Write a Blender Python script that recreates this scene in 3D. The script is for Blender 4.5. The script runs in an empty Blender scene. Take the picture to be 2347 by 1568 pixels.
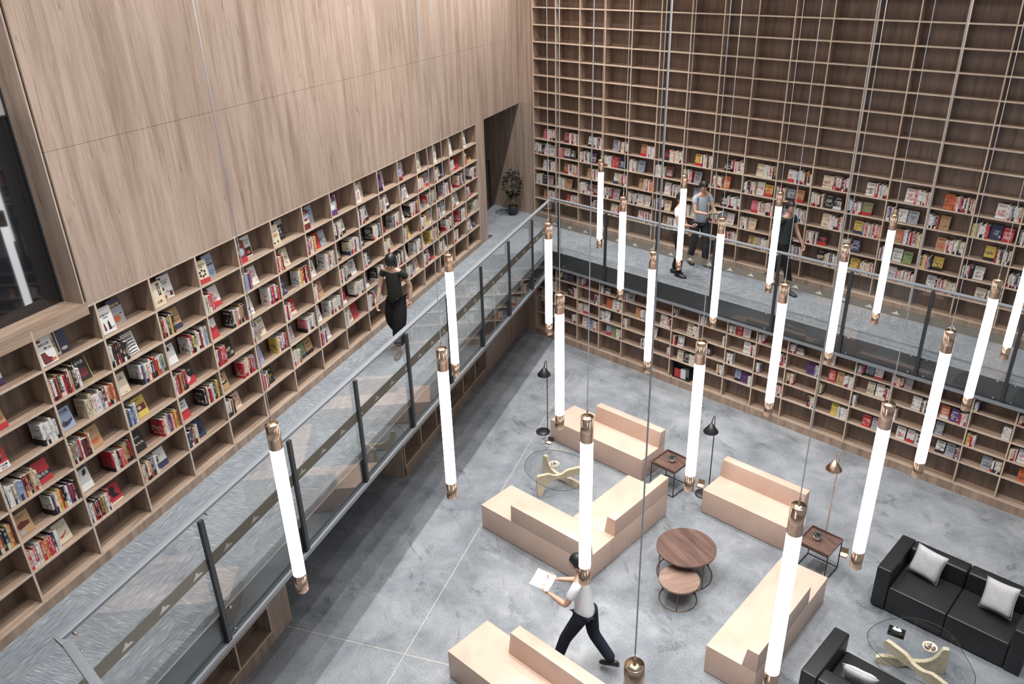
import bpy, bmesh, math, random
from math import sin, cos, pi, radians, sqrt, atan2, floor
from mathutils import Vector, Matrix, Euler

# ------------------------------------------------------------------ camera, world, lights, exposure
SC = bpy.context.scene
COL = SC.collection
CAM_LOC = Vector((13.38389, -13.95273, 7.72696))
cam = bpy.data.cameras.new('camera')
camo = bpy.data.objects.new('camera', cam)
COL.objects.link(camo)
cam.sensor_fit = 'HORIZONTAL'
cam.sensor_width = 36.0
cam.lens = 1814.8406 / 2347 * 36.0
cam.shift_x = (1173.5 - 1265.168) / 2347
cam.shift_y = (809.764 - 784.0) / 2347
cam.clip_end = 200
CAM_R = Matrix.Rotation(0.74334799, 3, 'Z') @ Matrix.Rotation(1.11662209, 3, 'X') @ Matrix.Rotation(-0.00537452, 3, 'Z')
camo.matrix_world = Matrix.Translation(CAM_LOC) @ CAM_R.to_4x4()
SC.camera = camo
SC.view_settings.view_transform = 'Standard'
SC.view_settings.look = 'None'
SC.view_settings.gamma = 1.0
SC.view_settings.use_curve_mapping = False
SC.view_settings.exposure = 0.18
SC.cycles.max_bounces = 7
SC.cycles.diffuse_bounces = 3
SC.cycles.glossy_bounces = 3
SC.cycles.transmission_bounces = 4
SC.cycles.transparent_max_bounces = 10
SC.cycles.caustics_reflective = False
SC.cycles.caustics_refractive = False
SC.cycles.sample_clamp_indirect = 4.0

world = bpy.data.worlds.new('world')
SC.world = world
world.use_nodes = True
world.node_tree.nodes['Background'].inputs[0].default_value = (0.93, 0.96, 1.0, 1)
world.node_tree.nodes['Background'].inputs[1].default_value = 0.22

def lamp(kind, loc, energy, target=None, color=(1, 0.98, 0.955), size=0.1, angle=60, blend=0.3, size_y=None):
    l = bpy.data.lights.new('unseen_ceiling_light', kind)
    l.energy = energy
    l.color = color
    if kind == 'AREA':
        l.shape = 'RECTANGLE' if size_y else 'DISK'
        l.size = size
        if size_y:
            l.size_y = size_y
    else:
        l.shadow_soft_size = size
        if kind == 'SPOT':
            l.spot_size = radians(angle)
            l.spot_blend = blend
    o = bpy.data.objects.new('unseen_ceiling_light', l)
    COL.objects.link(o)
    o.location = loc
    d = (Vector(target) if target else Vector(loc) - Vector((0, 0, 1))) - Vector(loc)
    o.rotation_euler = d.to_track_quat('-Z', 'Y').to_euler()
    return o

CEIL = 10.6
# soft overhead fill added over the hall, no such panel seen
lamp('AREA', (9.0, -8.2, CEIL - 0.1), 240, size=6.0, size_y=6.0)
# recessed downlights over the seats
for lx in (4.6, 7.4, 10.2, 13.0):
    for ly in (-3.6, -6.4, -9.2, -12.0):
        if lx < 5 and ly < -7:
            continue
        lamp('SPOT', (lx, ly, CEIL - 0.1), 600, size=0.07, angle=78, blend=0.7)
# row of downlights close to the tall back shelves
for lx in (0.9, 3.0, 5.2, 7.4, 9.6, 11.8):
    lamp('SPOT', (lx, -1.15, CEIL - 0.1), 330, (lx, -0.75, 0), size=0.05, angle=60, blend=0.8)
# wall washers along the left veneer wall, stronger towards the corner
for s_, e_ in ((1.8, 950), (4.4, 840), (7.0, 560), (9.7, 360), (12.4, 270), (15.2, 240)):
    p_ = (-0.497 + 0.43828 * s_ + 0.89884 * 1.9, -0.89884 * s_ + 0.43828 * 1.9)
    lamp('SPOT', (p_[0], p_[1], CEIL - 0.1), e_, (p_[0] - 0.899 * 1.3, p_[1] - 0.438 * 1.3, 5.2), size=0.05, angle=112, blend=0.7)
# unseen spots added to brighten the low bookcase and walkway edge
for lx in (3.2, 5.6, 8.0, 10.4, 12.8):
    lamp('SPOT', (lx, -7.6, CEIL - 0.1), 420, (lx, -1.7, 1.0), size=0.05, angle=28, blend=0.7)
# narrow accent beams making pools of light on the floor
for tx, ty, e in ((5.13, -9.11, 260), (6.79, -8.59, 260), (5.94, -10.43, 260), (5.5, -6.45, 220), (9.6, -5.6, 220), (10.75, -5.35, 220)):
    lamp('SPOT', (tx + 0.5, ty - 0.4, CEIL - 0.15), e, (tx, ty, 0), size=0.03, angle=3.2, blend=0.6)

# ------------------------------------------------------------------ site constants (metres)
WZ = 2.1276                    # walkway floor
TH = -1.1171142468928315
T = Vector((cos(TH), sin(TH), 0))      # along the left wall, towards the camera
N = Vector((-sin(TH), cos(TH), 0))     # from the left wall into the hall
A0 = Vector((-0.49738, 0, 0))
def LP(s, off, z):
    return A0 + T * s + N * off + Vector((0, 0, z))
YB = -1.728                    # front of the low back bookcase
FB = 1.764                     # underside of the walkway fascia
RND = random.Random(11)

# ------------------------------------------------------------------ mesh helpers
class MB:
    def __init__(self):
        self.v = []; self.f = []; self.m = []; self.uv = []; self.col = []; self.ink = []; self.sm = []
    def face(self, idx, m=0, uv=None, col=None, ink=None, smooth=False):
        self.f.append(tuple(idx)); self.m.append(m); self.uv.append(uv); self.col.append(col); self.ink.append(ink); self.sm.append(smooth)
    def hexa(self, p, m=0, **k):          # p: 8 points, bottom ring then top ring
        b = len(self.v); self.v += [Vector(q) for q in p]
        for q in ((0, 3, 2, 1), (4, 5, 6, 7), (0, 1, 5, 4), (1, 2, 6, 5), (2, 3, 7, 6), (3, 0, 4, 7)):
            self.face([b + i for i in q], m, **k)
        return self
    def box(self, x0, x1, y0, y1, z0, z1, m=0, X=None, **k):
        p = [(x0, y0, z0), (x1, y0, z0), (x1, y1, z0), (x0, y1, z0), (x0, y0, z1), (x1, y0, z1), (x1, y1, z1), (x0, y1, z1)]
        return self.hexa([X(*q) for q in p] if X else p, m, **k)
    def tube(self, pts, r, seg=10, m=0, caps=True, smooth=True):
        pts = [Vector(p) for p in pts]
        rs = r if isinstance(r, (list, tuple)) else [r] * len(pts)
        rings = []
        up = None
        for i, p in enumerate(pts):
            d = (pts[min(i + 1, len(pts) - 1)] - pts[max(i - 1, 0)]).normalized()
            if up is None:
                up = Vector((0, 0, 1)) if abs(d.z) < 0.9 else Vector((1, 0, 0))
            a = d.cross(up).normalized(); b2 = d.cross(a).normalized(); up = -b2 if abs(d.dot(b2)) < .5 else up
            b = len(self.v)
            for k in range(seg):
                t = 2 * pi * k / seg
                self.v.append(p + a * (cos(t) * rs[i]) + b2 * (sin(t) * rs[i]))
            rings.append(b)
        for i in range(len(rings) - 1):
            for k in range(seg):
                k2 = (k + 1) % seg
                self.face((rings[i] + k, rings[i] + k2, rings[i + 1] + k2, rings[i + 1] + k), m, smooth=smooth)
        if caps:
            self.face([rings[0] + k for k in reversed(range(seg))], m)
            self.face([rings[-1] + k for k in range(seg)], m)
        return self
    def lathe(self, prof, c=(0, 0, 0), seg=24, m=0, smooth=True):
        c = Vector(c); b = len(self.v)
        for r, z in prof:
            for k in range(seg):
                t = 2 * pi * k / seg
                self.v.append(c + Vector((r * cos(t), r * sin(t), z)))
        for i in range(len(prof) - 1):
            for k in range(seg):
                k2 = (k + 1) % seg
                self.face((b + i * seg + k, b + i * seg + k2, b + (i + 1) * seg + k2, b + (i + 1) * seg + k), m, smooth=smooth)
        if prof[0][0] > 1e-4:
            self.face([b + k for k in reversed(range(seg))], m)
        if prof[-1][0] > 1e-4:
            self.face([b + (len(prof) - 1) * seg + k for k in range(seg)], m)
        return self
    def prism(self, poly, h0, h1, X, m=0, smooth=False):   # poly: 2-D points, X(u,v,h)->point
        b = len(self.v); n = len(poly)
        for h in (h0, h1):
            self.v += [Vector(X(p[0], p[1], h)) for p in poly]
        self.face([b + i for i in reversed(range(n))], m); self.face([b + n + i for i in range(n)], m)
        for i in range(n):
            j = (i + 1) % n
            self.face((b + i, b + j, b + n + j, b + n + i), m, smooth=smooth)
        return self
    def ball(self, c, r, seg=10, rings=6, m=0, sc=(1, 1, 1)):
        c = Vector(c)
        b = len(self.v)
        for i in range(rings + 1):
            a = -pi / 2 + pi * i / rings
            for k in range(seg):
                t = 2 * pi * k / seg
                self.v.append(c + Vector((r * sc[0] * cos(a) * cos(t), r * sc[1] * cos(a) * sin(t), r * sc[2] * sin(a))))
        for i in range(rings):
            for k in range(seg):
                k2 = (k + 1) % seg
                self.face((b + i * seg + k, b + i * seg + k2, b + (i + 1) * seg + k2, b + (i + 1) * seg + k), m, smooth=True)
        return self
    def build(self, name, mats, parent=None, origin=None, bevel=0, seg=2):
        me = bpy.data.meshes.new(name)
        o0 = Vector(origin) if origin is not None else Vector((0, 0, 0))
        me.from_pydata([v - o0 for v in self.v], [], self.f)
        if not isinstance(mats, (list, tuple)):
            mats = [mats]
        for mm in mats:
            me.materials.append(mm)
        me.polygons.foreach_set('material_index', self.m)
        me.polygons.foreach_set('use_smooth', self.sm)
        if any(u is not None for u in self.uv):
            uvl = me.uv_layers.new(name='UVMap')
            fl = []
            for f, u in zip(self.f, self.uv):
                for i in range(len(f)):
                    fl += list(u[i]) if u else [0, 0]
            uvl.data.foreach_set('uv', fl)
        for nm, src in (('tint', self.col), ('ink', self.ink)):
            if any(c is not None for c in src):
                at = me.color_attributes.new(nm, 'FLOAT_COLOR', 'CORNER')
                fl = []
                for f, c in zip(self.f, src):
                    fl += list(c or (0.8, 0.8, 0.8, 0)) * len(f)
                at.data.foreach_set('color', fl)
        me.validate()
        if bevel:
            bm = bmesh.new(); bm.from_mesh(me)
            bmesh.ops.bevel(bm, geom=list(bm.edges), offset=bevel, segments=seg, affect='EDGES', profile=0.6)
            for f in bm.faces:
                f.smooth = True
            bm.to_mesh(me); bm.free()
        o = bpy.data.objects.new(name, me)
        COL.objects.link(o)
        if origin is not None and parent is None:
            o.location = o0
        if parent is not None:
            o.parent = parent
        return o

def tag(o, label, cat, group=None):
    o['label'] = label; o['category'] = cat
    if group:
        o['group'] = group
    return o
def thing(name, label, cat, loc=(0, 0, 0), rz=0.0, group=None):
    o = bpy.data.objects.new(name, None); COL.objects.link(o)
    o.location = loc; o.rotation_euler = (0, 0, rz); o.empty_display_size = 0.1
    return tag(o, label, cat, group)
def struct(o):
    o['kind'] = 'structure'
    return o
def copy_tree(o, parent=None):
    c = o.copy(); COL.objects.link(c)
    if parent:
        c.parent = parent
    for ch in list(o.children):
        copy_tree(ch, c)
    return c

# ------------------------------------------------------------------ materials
def mat(name, base=(0.8, 0.8, 0.8), rough=0.5, metal=0.0, spec=0.5):
    m = bpy.data.materials.new(name); m.use_nodes = True
    b = m.node_tree.nodes['Principled BSDF']
    b.inputs['Base Color'].default_value = (*base, 1)
    b.inputs['Roughness'].default_value = rough
    b.inputs['Metallic'].default_value = metal
    b.inputs['Specular IOR Level'].default_value = spec
    return m
def nt(m):
    t = m.node_tree
    return t, t.nodes, t.links, t.nodes['Principled BSDF']
def N_(t, kind, **kw):
    n = t.nodes.new(kind)
    for k, v in kw.items():
        setattr(n, k, v)
    return n
def link(t, a, b):
    t.links.new(a, b)
def coords(t, scale=(1, 1, 1), rot=0.0, what='Object'):
    tc = N_(t, 'ShaderNodeTexCoord'); mp = N_(t, 'ShaderNodeMapping'); mp.vector_type = 'POINT'
    link(t, tc.outputs[what], mp.inputs[0])
    if rot:
        mp.inputs['Rotation'].default_value = (0, 0, rot)
        mp2 = N_(t, 'ShaderNodeMapping'); mp2.inputs['Scale'].default_value = scale
        link(t, mp.outputs[0], mp2.inputs[0])
        return mp2.outputs[0]
    mp.inputs['Scale'].default_value = scale
    return mp.outputs[0]
def noise(t, vec, scale=1, detail=3, rough=0.5, dist=0.0):
    n = N_(t, 'ShaderNodeTexNoise'); link(t, vec, n.inputs['Vector'])
    n.inputs['Scale'].default_value = scale; n.inputs['Detail'].default_value = detail
    n.inputs['Roughness'].default_value = rough; n.inputs['Distortion'].default_value = dist
    return n.outputs[0]
def ramp(t, fac, stops):
    r = N_(t, 'ShaderNodeValToRGB'); link(t, fac, r.inputs[0])
    e = r.color_ramp.elements
    while len(e) < len(stops):
        e.new(0.5)
    for el, (p, c) in zip(e, stops):
        el.position = p; el.color = (*c, 1) if len(c) == 3 else c
    return r.outputs[0]
def mix(t, fac, a, b, mode='MIX'):
    n = N_(t, 'ShaderNodeMix'); n.data_type = 'RGBA'; n.blend_type = mode
    if hasattr(fac, 'links'):
        link(t, fac, n.inputs[0])
    else:
        n.inputs[0].default_value = fac
    for s, i in ((a, 6), (b, 7)):
        if hasattr(s, 'links'):
            link(t, s, n.inputs[i])
        else:
            n.inputs[i].default_value = (*s, 1)
    return n.outputs[2]
def math_(t, op, a, b=0.0, c=None):
    n = N_(t, 'ShaderNodeMath'); n.operation = op
    for i, s in enumerate((a, b) if c is None else (a, b, c)):
        if hasattr(s, 'links'):
            link(t, s, n.inputs[i])
        else:
            n.inputs[i].default_value = s
    return n.outputs[0]

def wood(name, light, mid, dark, grain=(9, 9, 0.7), rot=0.0, rough=0.45, knots=1.0):
    m = mat(name, mid, rough); t, ns, ls, b = nt(m)
    v = coords(t, grain, rot)
    broad = noise(t, v, 1.0, 4, 0.55, 0.6)
    c = ramp(t, broad, [(0.28, dark), (0.5, mid), (0.72, light)])
    vf = coords(t, tuple(g * 11 for g in grain[:2]) + (grain[2] * 4,) if grain[2] <= grain[0] else (grain[0] * 4, grain[1] * 11, grain[2] * 11), rot)
    fine = noise(t, vf, 1.0, 3, 0.6)
    lines = ramp(t, fine, [(0.30, (0.55, 0.55, 0.55)), (0.50, (1, 1, 1))])
    c = mix(t, 0.5, c, lines, 'MULTIPLY')
    if knots:
        vk = coords(t, tuple(g * 2.6 for g in grain), rot)
        kn = noise(t, vk, 1.0, 5, 0.65, 1.6)
        kk = ramp(t, kn, [(0.28, (0.30, 0.25, 0.22)), (0.40, (1, 1, 1))])
        c = mix(t, 0.65 * knots, c, kk, 'MULTIPLY')
    link(t, c, b.inputs['Base Color'])
    return m
rt = -(TH)                      # rotate world so that x runs along the left wall
WL, WM, WD = (0.46, 0.342, 0.262), (0.35, 0.25, 0.186), (0.225, 0.154, 0.113)
M_WALL = wood('wall_veneer', (0.52, 0.405, 0.33), (0.425, 0.322, 0.258), (0.31, 0.225, 0.175), (8, 8, 0.6), rt, knots=1.2)
M_WV = wood('veneer_upright', WL, WM, WD, (9, 9, 0.8), 0, knots=0.7)
M_WHB = wood('veneer_along_back', WL, WM, WD, (0.8, 9, 9), 0, knots=0.6)
M_WHL = wood('veneer_along_left', WL, WM, WD, (0.8, 9, 9), rt, knots=0.6)
M_EDGE = wood('lit_edge_veneer', (0.70, 0.575, 0.46), (0.63, 0.505, 0.40), (0.54, 0.42, 0.32), (6, 6, 6), 0, knots=0)  # paler copy of the shelf veneer, light on front edges put into colour
M_BACK = wood('shaded_back_veneer', (0.265, 0.185, 0.142), (0.205, 0.140, 0.107), (0.13, 0.086, 0.066), (10, 10, 1.0), 0, knots=0.8)  # darker copy of the shelf veneer, recess shade put into the colour
M_BENCH = mat('bench_veneer', (0.6, 0.45, 0.36), 0.33); t, ns, ls, b = nt(M_BENCH)
b1 = noise(t, coords(t, (1.2, 1.2, 1.2)), 1.6, 3); b2 = noise(t, coords(t, (40, 40, 3)), 1, 2)
link(t, mix(t, 0.35, ramp(t, b1, [(0.3, (0.56, 0.395, 0.315)), (0.7, (0.63, 0.46, 0.375))]), ramp(t, b2, [(0.3, (0.88, 0.86, 0.85)), (0.7, (1.05, 1.05, 1.05))]), 'MULTIPLY'), b.inputs['Base Color'])
M_TABLE = wood('walnut_top', (0.185, 0.115, 0.095), (0.135, 0.08, 0.066), (0.085, 0.05, 0.042), (1.3, 16, 9), 0.35, rough=0.3, knots=0)
M_TABLE2 = wood('walnut_light_top', (0.33, 0.23, 0.185), (0.26, 0.17, 0.135), (0.19, 0.12, 0.095), (14, 1.3, 9), 0.5, rough=0.3, knots=0)
M_ASH = wood('pale_ash', (0.80, 0.70, 0.52), (0.75, 0.64, 0.45), (0.66, 0.54, 0.36), (4, 4, 4), 0, rough=0.35, knots=0)
M_BLACK = mat('black_metal', (0.018, 0.018, 0.02), 0.35)
M_STEEL = mat('dark_steel', (0.05, 0.055, 0.062), 0.38, 0.3)
M_RAIL = mat('rail_grey_steel', (0.25, 0.27, 0.295), 0.42, 0.2)
M_CHROME = mat('chrome', (0.75, 0.75, 0.75), 0.15, 1.0)
M_COPPER = mat('polished_copper', (0.92, 0.64, 0.47), 0.22, 1.0)
M_BRASS = mat('pale_brass', (0.88, 0.72, 0.52), 0.2, 1.0)
M_BRONZE = mat('bronze_tube', (0.22, 0.16, 0.11), 0.3, 0.9)
M_WHITE = mat('white_paint', (0.82, 0.82, 0.82), 0.6)
M_CORD = mat('white_cable', (0.93, 0.93, 0.96), 0.5)
M_DARK = mat('dark_gap', (0.015, 0.013, 0.012), 0.8)
M_CERAMIC = mat('cream_ceramic', (0.74, 0.66, 0.53), 0.4)
M_POT = mat('charcoal_pot', (0.03, 0.033, 0.037), 0.45)
M_LEAF = mat('dark_leaf', (0.022, 0.028, 0.026), 0.38)
M_LEAF2 = mat('succulent_leaf', (0.03, 0.035, 0.034), 0.5)
M_STEM = mat('tan_stem', (0.36, 0.25, 0.12), 0.7)
M_SOIL = mat('soil', (0.10, 0.07, 0.05), 0.9)
M_TUBE = bpy.data.materials.new('lit_tube'); M_TUBE.use_nodes = True
t_ = M_TUBE.node_tree; b_ = t_.nodes['Principled BSDF']
b_.inputs['Base Color'].default_value = (0.9, 0.9, 0.9, 1); b_.inputs['Emission Color'].default_value = (0.97, 0.97, 1.0, 1)
b_.inputs['Emission Strength'].default_value = 6.0

def leather(name, base):
    m = mat(name, base, 0.42); t, ns, ls, b = nt(m)
    v = coords(t); n1 = noise(t, v, 220, 2)
    bp = N_(t, 'ShaderNodeBump'); bp.inputs['Strength'].default_value = 0.12; bp.inputs['Distance'].default_value = 0.002
    link(t, n1, bp.inputs['Height']); link(t, bp.outputs[0], b.inputs['Normal'])
    return m
M_LEATHER = leather('black_leather', (0.012, 0.013, 0.0145))
def cloth(name, base, var=0.12):
    m = mat(name, base, 0.9, 0, 0.2); t, ns, ls, b = nt(m)
    n1 = noise(t, coords(t), 60, 3)
    c = ramp(t, n1, [(0.3, tuple(x * (1 - var) for x in base)), (0.7, tuple(min(1, x * (1 + var)) for x in base))])
    link(t, c, b.inputs['Base Color'])
    return m
M_CUSH = cloth('grey_velvet', (0.46, 0.46, 0.48))

def glass(name, tint, refl=1.0):
    m = bpy.data.materials.new(name); m.use_nodes = True
    t = m.node_tree; t.nodes.clear()
    out = N_(t, 'ShaderNodeOutputMaterial'); tr = N_(t, 'ShaderNodeBsdfTransparent'); gl = N_(t, 'ShaderNodeBsdfGlossy')
    tr.inputs[0].default_value = (*tint, 1); gl.inputs['Roughness'].default_value = 0.02
    gl.inputs[0].default_value = (refl, refl, refl, 1)
    lw = N_(t, 'ShaderNodeLayerWeight'); lw.inputs[0].default_value = 0.5
    fr = math_(t, 'ADD', math_(t, 'MULTIPLY', math_(t, 'POWER', lw.outputs['Facing'], 5.0), 0.9), 0.04)
    mx = N_(t, 'ShaderNodeMixShader')
    link(t, fr, mx.inputs[0]); link(t, tr.outputs[0], mx.inputs[1]); link(t, gl.outputs[0], mx.inputs[2]); link(t, mx.outputs[0], out.inputs[0])
    return m
M_GLASS = glass('rail_glass', (0.975, 0.98, 0.975))
M_TGLASS = glass('table_glass', (0.95, 0.96, 0.965))
M_FILM = bpy.data.materials.new('tan_film'); M_FILM.use_nodes = True
tf = M_FILM.node_tree; tf.nodes.clear()
of_ = N_(tf, 'ShaderNodeOutputMaterial'); tr_ = N_(tf, 'ShaderNodeBsdfTransparent'); df_ = N_(tf, 'ShaderNodeBsdfDiffuse'); mx_ = N_(tf, 'ShaderNodeMixShader')
tr_.inputs[0].default_value = (0.70, 0.67, 0.61, 1); df_.inputs[0].default_value = (0.30, 0.28, 0.24, 1); mx_.inputs[0].default_value = 0.42
link(tf, tr_.outputs[0], mx_.inputs[1]); link(tf, df_.outputs[0], mx_.inputs[2]); link(tf, mx_.outputs[0], of_.inputs[0])
M_LOGO = mat('white_decal', (0.55, 0.55, 0.53), 0.7)
M_DGLASS = mat('dark_window_glass', (0.012, 0.014, 0.016), 0.03, 0, 0.9)

# polished aggregate floor
M_FLOOR = mat('polished_terrazzo', (0.4, 0.42, 0.45), 0.16, 0, 0.5); t, ns, ls, b = nt(M_FLOOR)
v = coords(t)
cl = noise(t, v, 1.3, 7, 0.68, 0.4)
c1 = ramp(t, cl, [(0.30, (0.145, 0.158, 0.175)), (0.48, (0.22, 0.236, 0.257)), (0.66, (0.30, 0.315, 0.335))])
sp = noise(t, v, 62, 5, 0.9)
c2 = ramp(t, sp, [(0.34, (0.16, 0.155, 0.15)), (0.44, (0.85, 0.85, 0.85)), (0.54, (1.05, 1.05, 1.05)), (0.66, (1.75, 1.74, 1.7))])
c3 = mix(t, 0.85, c1, c2, 'MULTIPLY')
vein = noise(t, coords(t, (1.0, 1.7, 1), 0.5), 1.5, 9, 0.8, 0.9)
c4 = ramp(t, vein, [(0.34, (0.42, 0.42, 0.44)), (0.45, (1, 1, 1)), (0.58, (1.0, 1.0, 1.0)), (0.72, (1.12, 1.12, 1.11))])
c5 = mix(t, 0.8, c3, c4, 'MULTIPLY')
link(t, c5, b.inputs['Base Color'])
rr = ramp(t, noise(t, v, 3, 4), [(0.35, (0.12, 0.12, 0.12)), (0.65, (0.32, 0.32, 0.32))]); link(t, rr, b.inputs['Roughness'])

def carpet(name, rot):
    m = mat(name, (0.3, 0.33, 0.37), 0.95, 0, 0.1); t, ns, ls, b = nt(m)
    v = coords(t, (1, 1, 1), rot)
    sx = N_(t, 'ShaderNodeSeparateXYZ'); link(t, v, sx.inputs[0])
    ix = math_(t, 'FLOOR', math_(t, 'MULTIPLY', sx.outputs[0], 1.0)); iy = math_(t, 'FLOOR', math_(t, 'MULTIPLY', sx.outputs[1], 2.0))
    par = math_(t, 'MODULO', math_(t, 'ADD', math_(t, 'ADD', ix, iy), 100.0), 2.0)
    va = coords(t, (7, 165, 1), rot); vb = coords(t, (165, 7, 1), rot)
    def streak(vv):
        s = noise(t, vv, 1, 2, 0.6)
        return s
    fa, fb = streak(va), streak(vb)
    f = math_(t, 'ADD', math_(t, 'MULTIPLY', fa, par), math_(t, 'MULTIPLY', fb, math_(t, 'SUBTRACT', 1.0, par)))
    c = ramp(t, f, [(0.30, (0.125, 0.142, 0.163)), (0.46, (0.20, 0.222, 0.248)), (0.58, (0.255, 0.28, 0.31)), (0.68, (0.42, 0.445, 0.475)), (0.82, (0.60, 0.61, 0.61))])
    big = noise(t, v, 1.6, 3)
    c = mix(t, 0.5, c, ramp(t, big, [(0.3, (0.72, 0.72, 0.74)), (0.7, (1.12, 1.12, 1.1))]), 'MULTIPLY')
    och = noise(t, coords(t, (3, 3, 1), rot), 2.0, 2)
    c = mix(t, math_(t, 'MULTIPLY', ramp(t, och, [(0.55, (0, 0, 0)), (0.72, (1, 1, 1))]), 0.18), c, (0.36, 0.34, 0.28))
    link(t, c, b.inputs['Base Color'])
    return m
M_CARPL = carpet('streaked_carpet_left', rt)
M_CARPB = carpet('streaked_carpet_back', 0.78)

# books: tint = cover colour (alpha = height of a printed band), ink = second colour (alpha = seed)
def book_mat(name, spine):
    m = mat(name, (0.7, 0.7, 0.7), 0.55, 0, 0.3); t, ns, ls, b = nt(m)
    a = N_(t, 'ShaderNodeAttribute'); a.attribute_name = 'tint'
    k = N_(t, 'ShaderNodeAttribute'); k.attribute_name = 'ink'
    uv = N_(t, 'ShaderNodeUVMap'); uv.uv_map = 'UVMap'
    s = N_(t, 'ShaderNodeSeparateXYZ'); link(t, uv.outputs[0], s.inputs[0])
    u, w = s.outputs[0], s.outputs[1]
    seed = math_(t, 'MULTIPLY', k.outputs['Alpha'], 57.0)
    cb = N_(t, 'ShaderNodeCombineXYZ')
    if spine:
        nu, nv = 5.0, 44.0
    else:
        nu, nv = 26.0, 36.0
    link(t, math_(t, 'FLOOR', math_(t, 'MULTIPLY', u, nu)), cb.inputs[0]); link(t, math_(t, 'FLOOR', math_(t, 'MULTIPLY', w, nv)), cb.inputs[1]); link(t, seed, cb.inputs[2])
    wn = N_(t, 'ShaderNodeTexWhiteNoise'); link(t, cb.outputs[0], wn.inputs[0])
    dots = math_(t, 'GREATER_THAN', wn.outputs[0], 0.42)
    cb2 = N_(t, 'ShaderNodeCombineXYZ')
    link(t, math_(t, 'FLOOR', math_(t, 'MULTIPLY', w, 6.0 if spine else 9.0)), cb2.inputs[1]); link(t, seed, cb2.inputs[2])
    wn2 = N_(t, 'ShaderNodeTexWhiteNoise'); link(t, cb2.outputs[0], wn2.inputs[0])
    on = math_(t, 'GREATER_THAN', wn2.outputs[0], 0.45 if spine else 0.66)
    au = math_(t, 'LESS_THAN', math_(t, 'ABSOLUTE', math_(t, 'SUBTRACT', u, 0.5)), 0.30 if spine else 0.34)
    av = math_(t, 'LESS_THAN', math_(t, 'ABSOLUTE', math_(t, 'SUBTRACT', w, 0.55)), 0.40)
    marks = math_(t, 'MULTIPLY', math_(t, 'MULTIPLY', dots, on), math_(t, 'MULTIPLY', au, av))
    col = mix(t, math_(t, 'MULTIPLY', marks, 0.85), a.outputs['Color'], k.outputs['Color'])
    if not spine:
        cb3 = N_(t, 'ShaderNodeCombineXYZ'); link(t, u, cb3.inputs[0]); link(t, w, cb3.inputs[1]); link(t, seed, cb3.inputs[2])
        pic = noise(t, cb3.outputs[0], 3.2, 5, 0.6, 0.8)
        mask = ramp(t, pic, [(0.52, (0, 0, 0)), (0.58, (1, 1, 1))])
        low = math_(t, 'LESS_THAN', w, 0.62); hi = math_(t, 'GREATER_THAN', w, 0.14)
        col = mix(t, math_(t, 'MULTIPLY', math_(t, 'MULTIPLY', mask, low), math_(t, 'MULTIPLY', hi, 0.75)), col, mix(t, 0.4, k.outputs['Color'], (0.25, 0.2, 0.17)))
    band = math_(t, 'LESS_THAN', w, a.outputs['Alpha'])
    col = mix(t, band, col, k.outputs['Color'])
    link(t, col, b.inputs['Base Color'])
    return m
M_SPINE = book_mat('printed_spine', True)
M_COVER = book_mat('printed_cover', False)
M_PAGES = mat('book_pages', (0.66, 0.60, 0.50), 0.8)

# ------------------------------------------------------------------ structure
def plate(name, pts, z0, z1, m):
    mb = MB(); mb.prism([(p[0], p[1]) for p in pts], z0, z1, lambda u, v, h: (u, v, h), 0)
    return struct(mb.build(name, m))
plate('floor', [(-3, -24), (22, -24), (22, 0.6), (-3, 0.6)], -0.2, 0.0, M_FLOOR)
plate('ceiling', [(-9, -24), (22, -24), (22, 3), (-9, 3)], CEIL, CEIL + 0.1, M_WHITE)
# joints let into the hall floor
def strip(name, a, b, w, z, m):
    a, b = Vector(a), Vector(b); d = (b - a).normalized(); p = Vector((-d.y, d.x)) * w / 2
    return plate(name, [a - p, b - p, b + p, a + p], 0, z, m)
J0 = Vector((7.1, -9.87)); t2, n2 = T.to_2d(), N.to_2d()
M_JOINT = mat('brass_joint', (0.62, 0.57, 0.48), 0.35, 0.3)
strip('trim_1', J0 - n2 * 4.6, J0 + n2 * 6, 0.008, 0.0015, M_JOINT)
strip('trim_2', J0 - t2 * 8, J0 + t2 * 6, 0.008, 0.0015, M_JOINT)
# left walkway, landing and back walkway
SE = 15.47
def xy(v):
    return (v.x, v.y)
left_poly = [xy(LP(-0.2, 0, 0)), xy(LP(2.32, -2.8, 0)), xy(LP(2.32, 0, 0)), xy(LP(19, 0, 0)), xy(LP(19, 5.5, 0)), (13.0, -13.32), xy(LP(SE, 1.64, 0))]
cs = (YB - A0.y - N.y * 1.64) / T.y            # where the two slab edges meet
left_poly = [xy(LP(2.32, 0, 0)), xy(LP(19, 0, 0)), xy(LP(19, 7.5, 0)), (14.0, -13.32), xy(LP(SE, 1.64, 0)), xy(LP(cs, 1.64, 0)), (0.3, YB)]
plate('floor_walkway_left', [xy(LP(2.0, 0, 0)), xy(LP(19, 0, 0)), xy(LP(19, 7.5, 0)), (15.0, -13.32), xy(LP(SE, 1.64, 0)), xy(LP(cs, 1.64, 0))], FB + 0.002, WZ, M_CARPL)
plate('floor_walkway_back', [xy(LP(cs, 1.64, 0)), (15, YB), (15, 0.3), (-3.6, 0.3), xy(LP(2.0, -3.4, 0)), xy(LP(2.0, 0, 0))], FB + 0.002, WZ - 0.0005, M_CARPB)
M_FASC = mat('reflection_grey_steel', (0.105, 0.115, 0.125), 0.3, 0.4)  # lighter than the dark steel, glass reflection put into the grey
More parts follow.
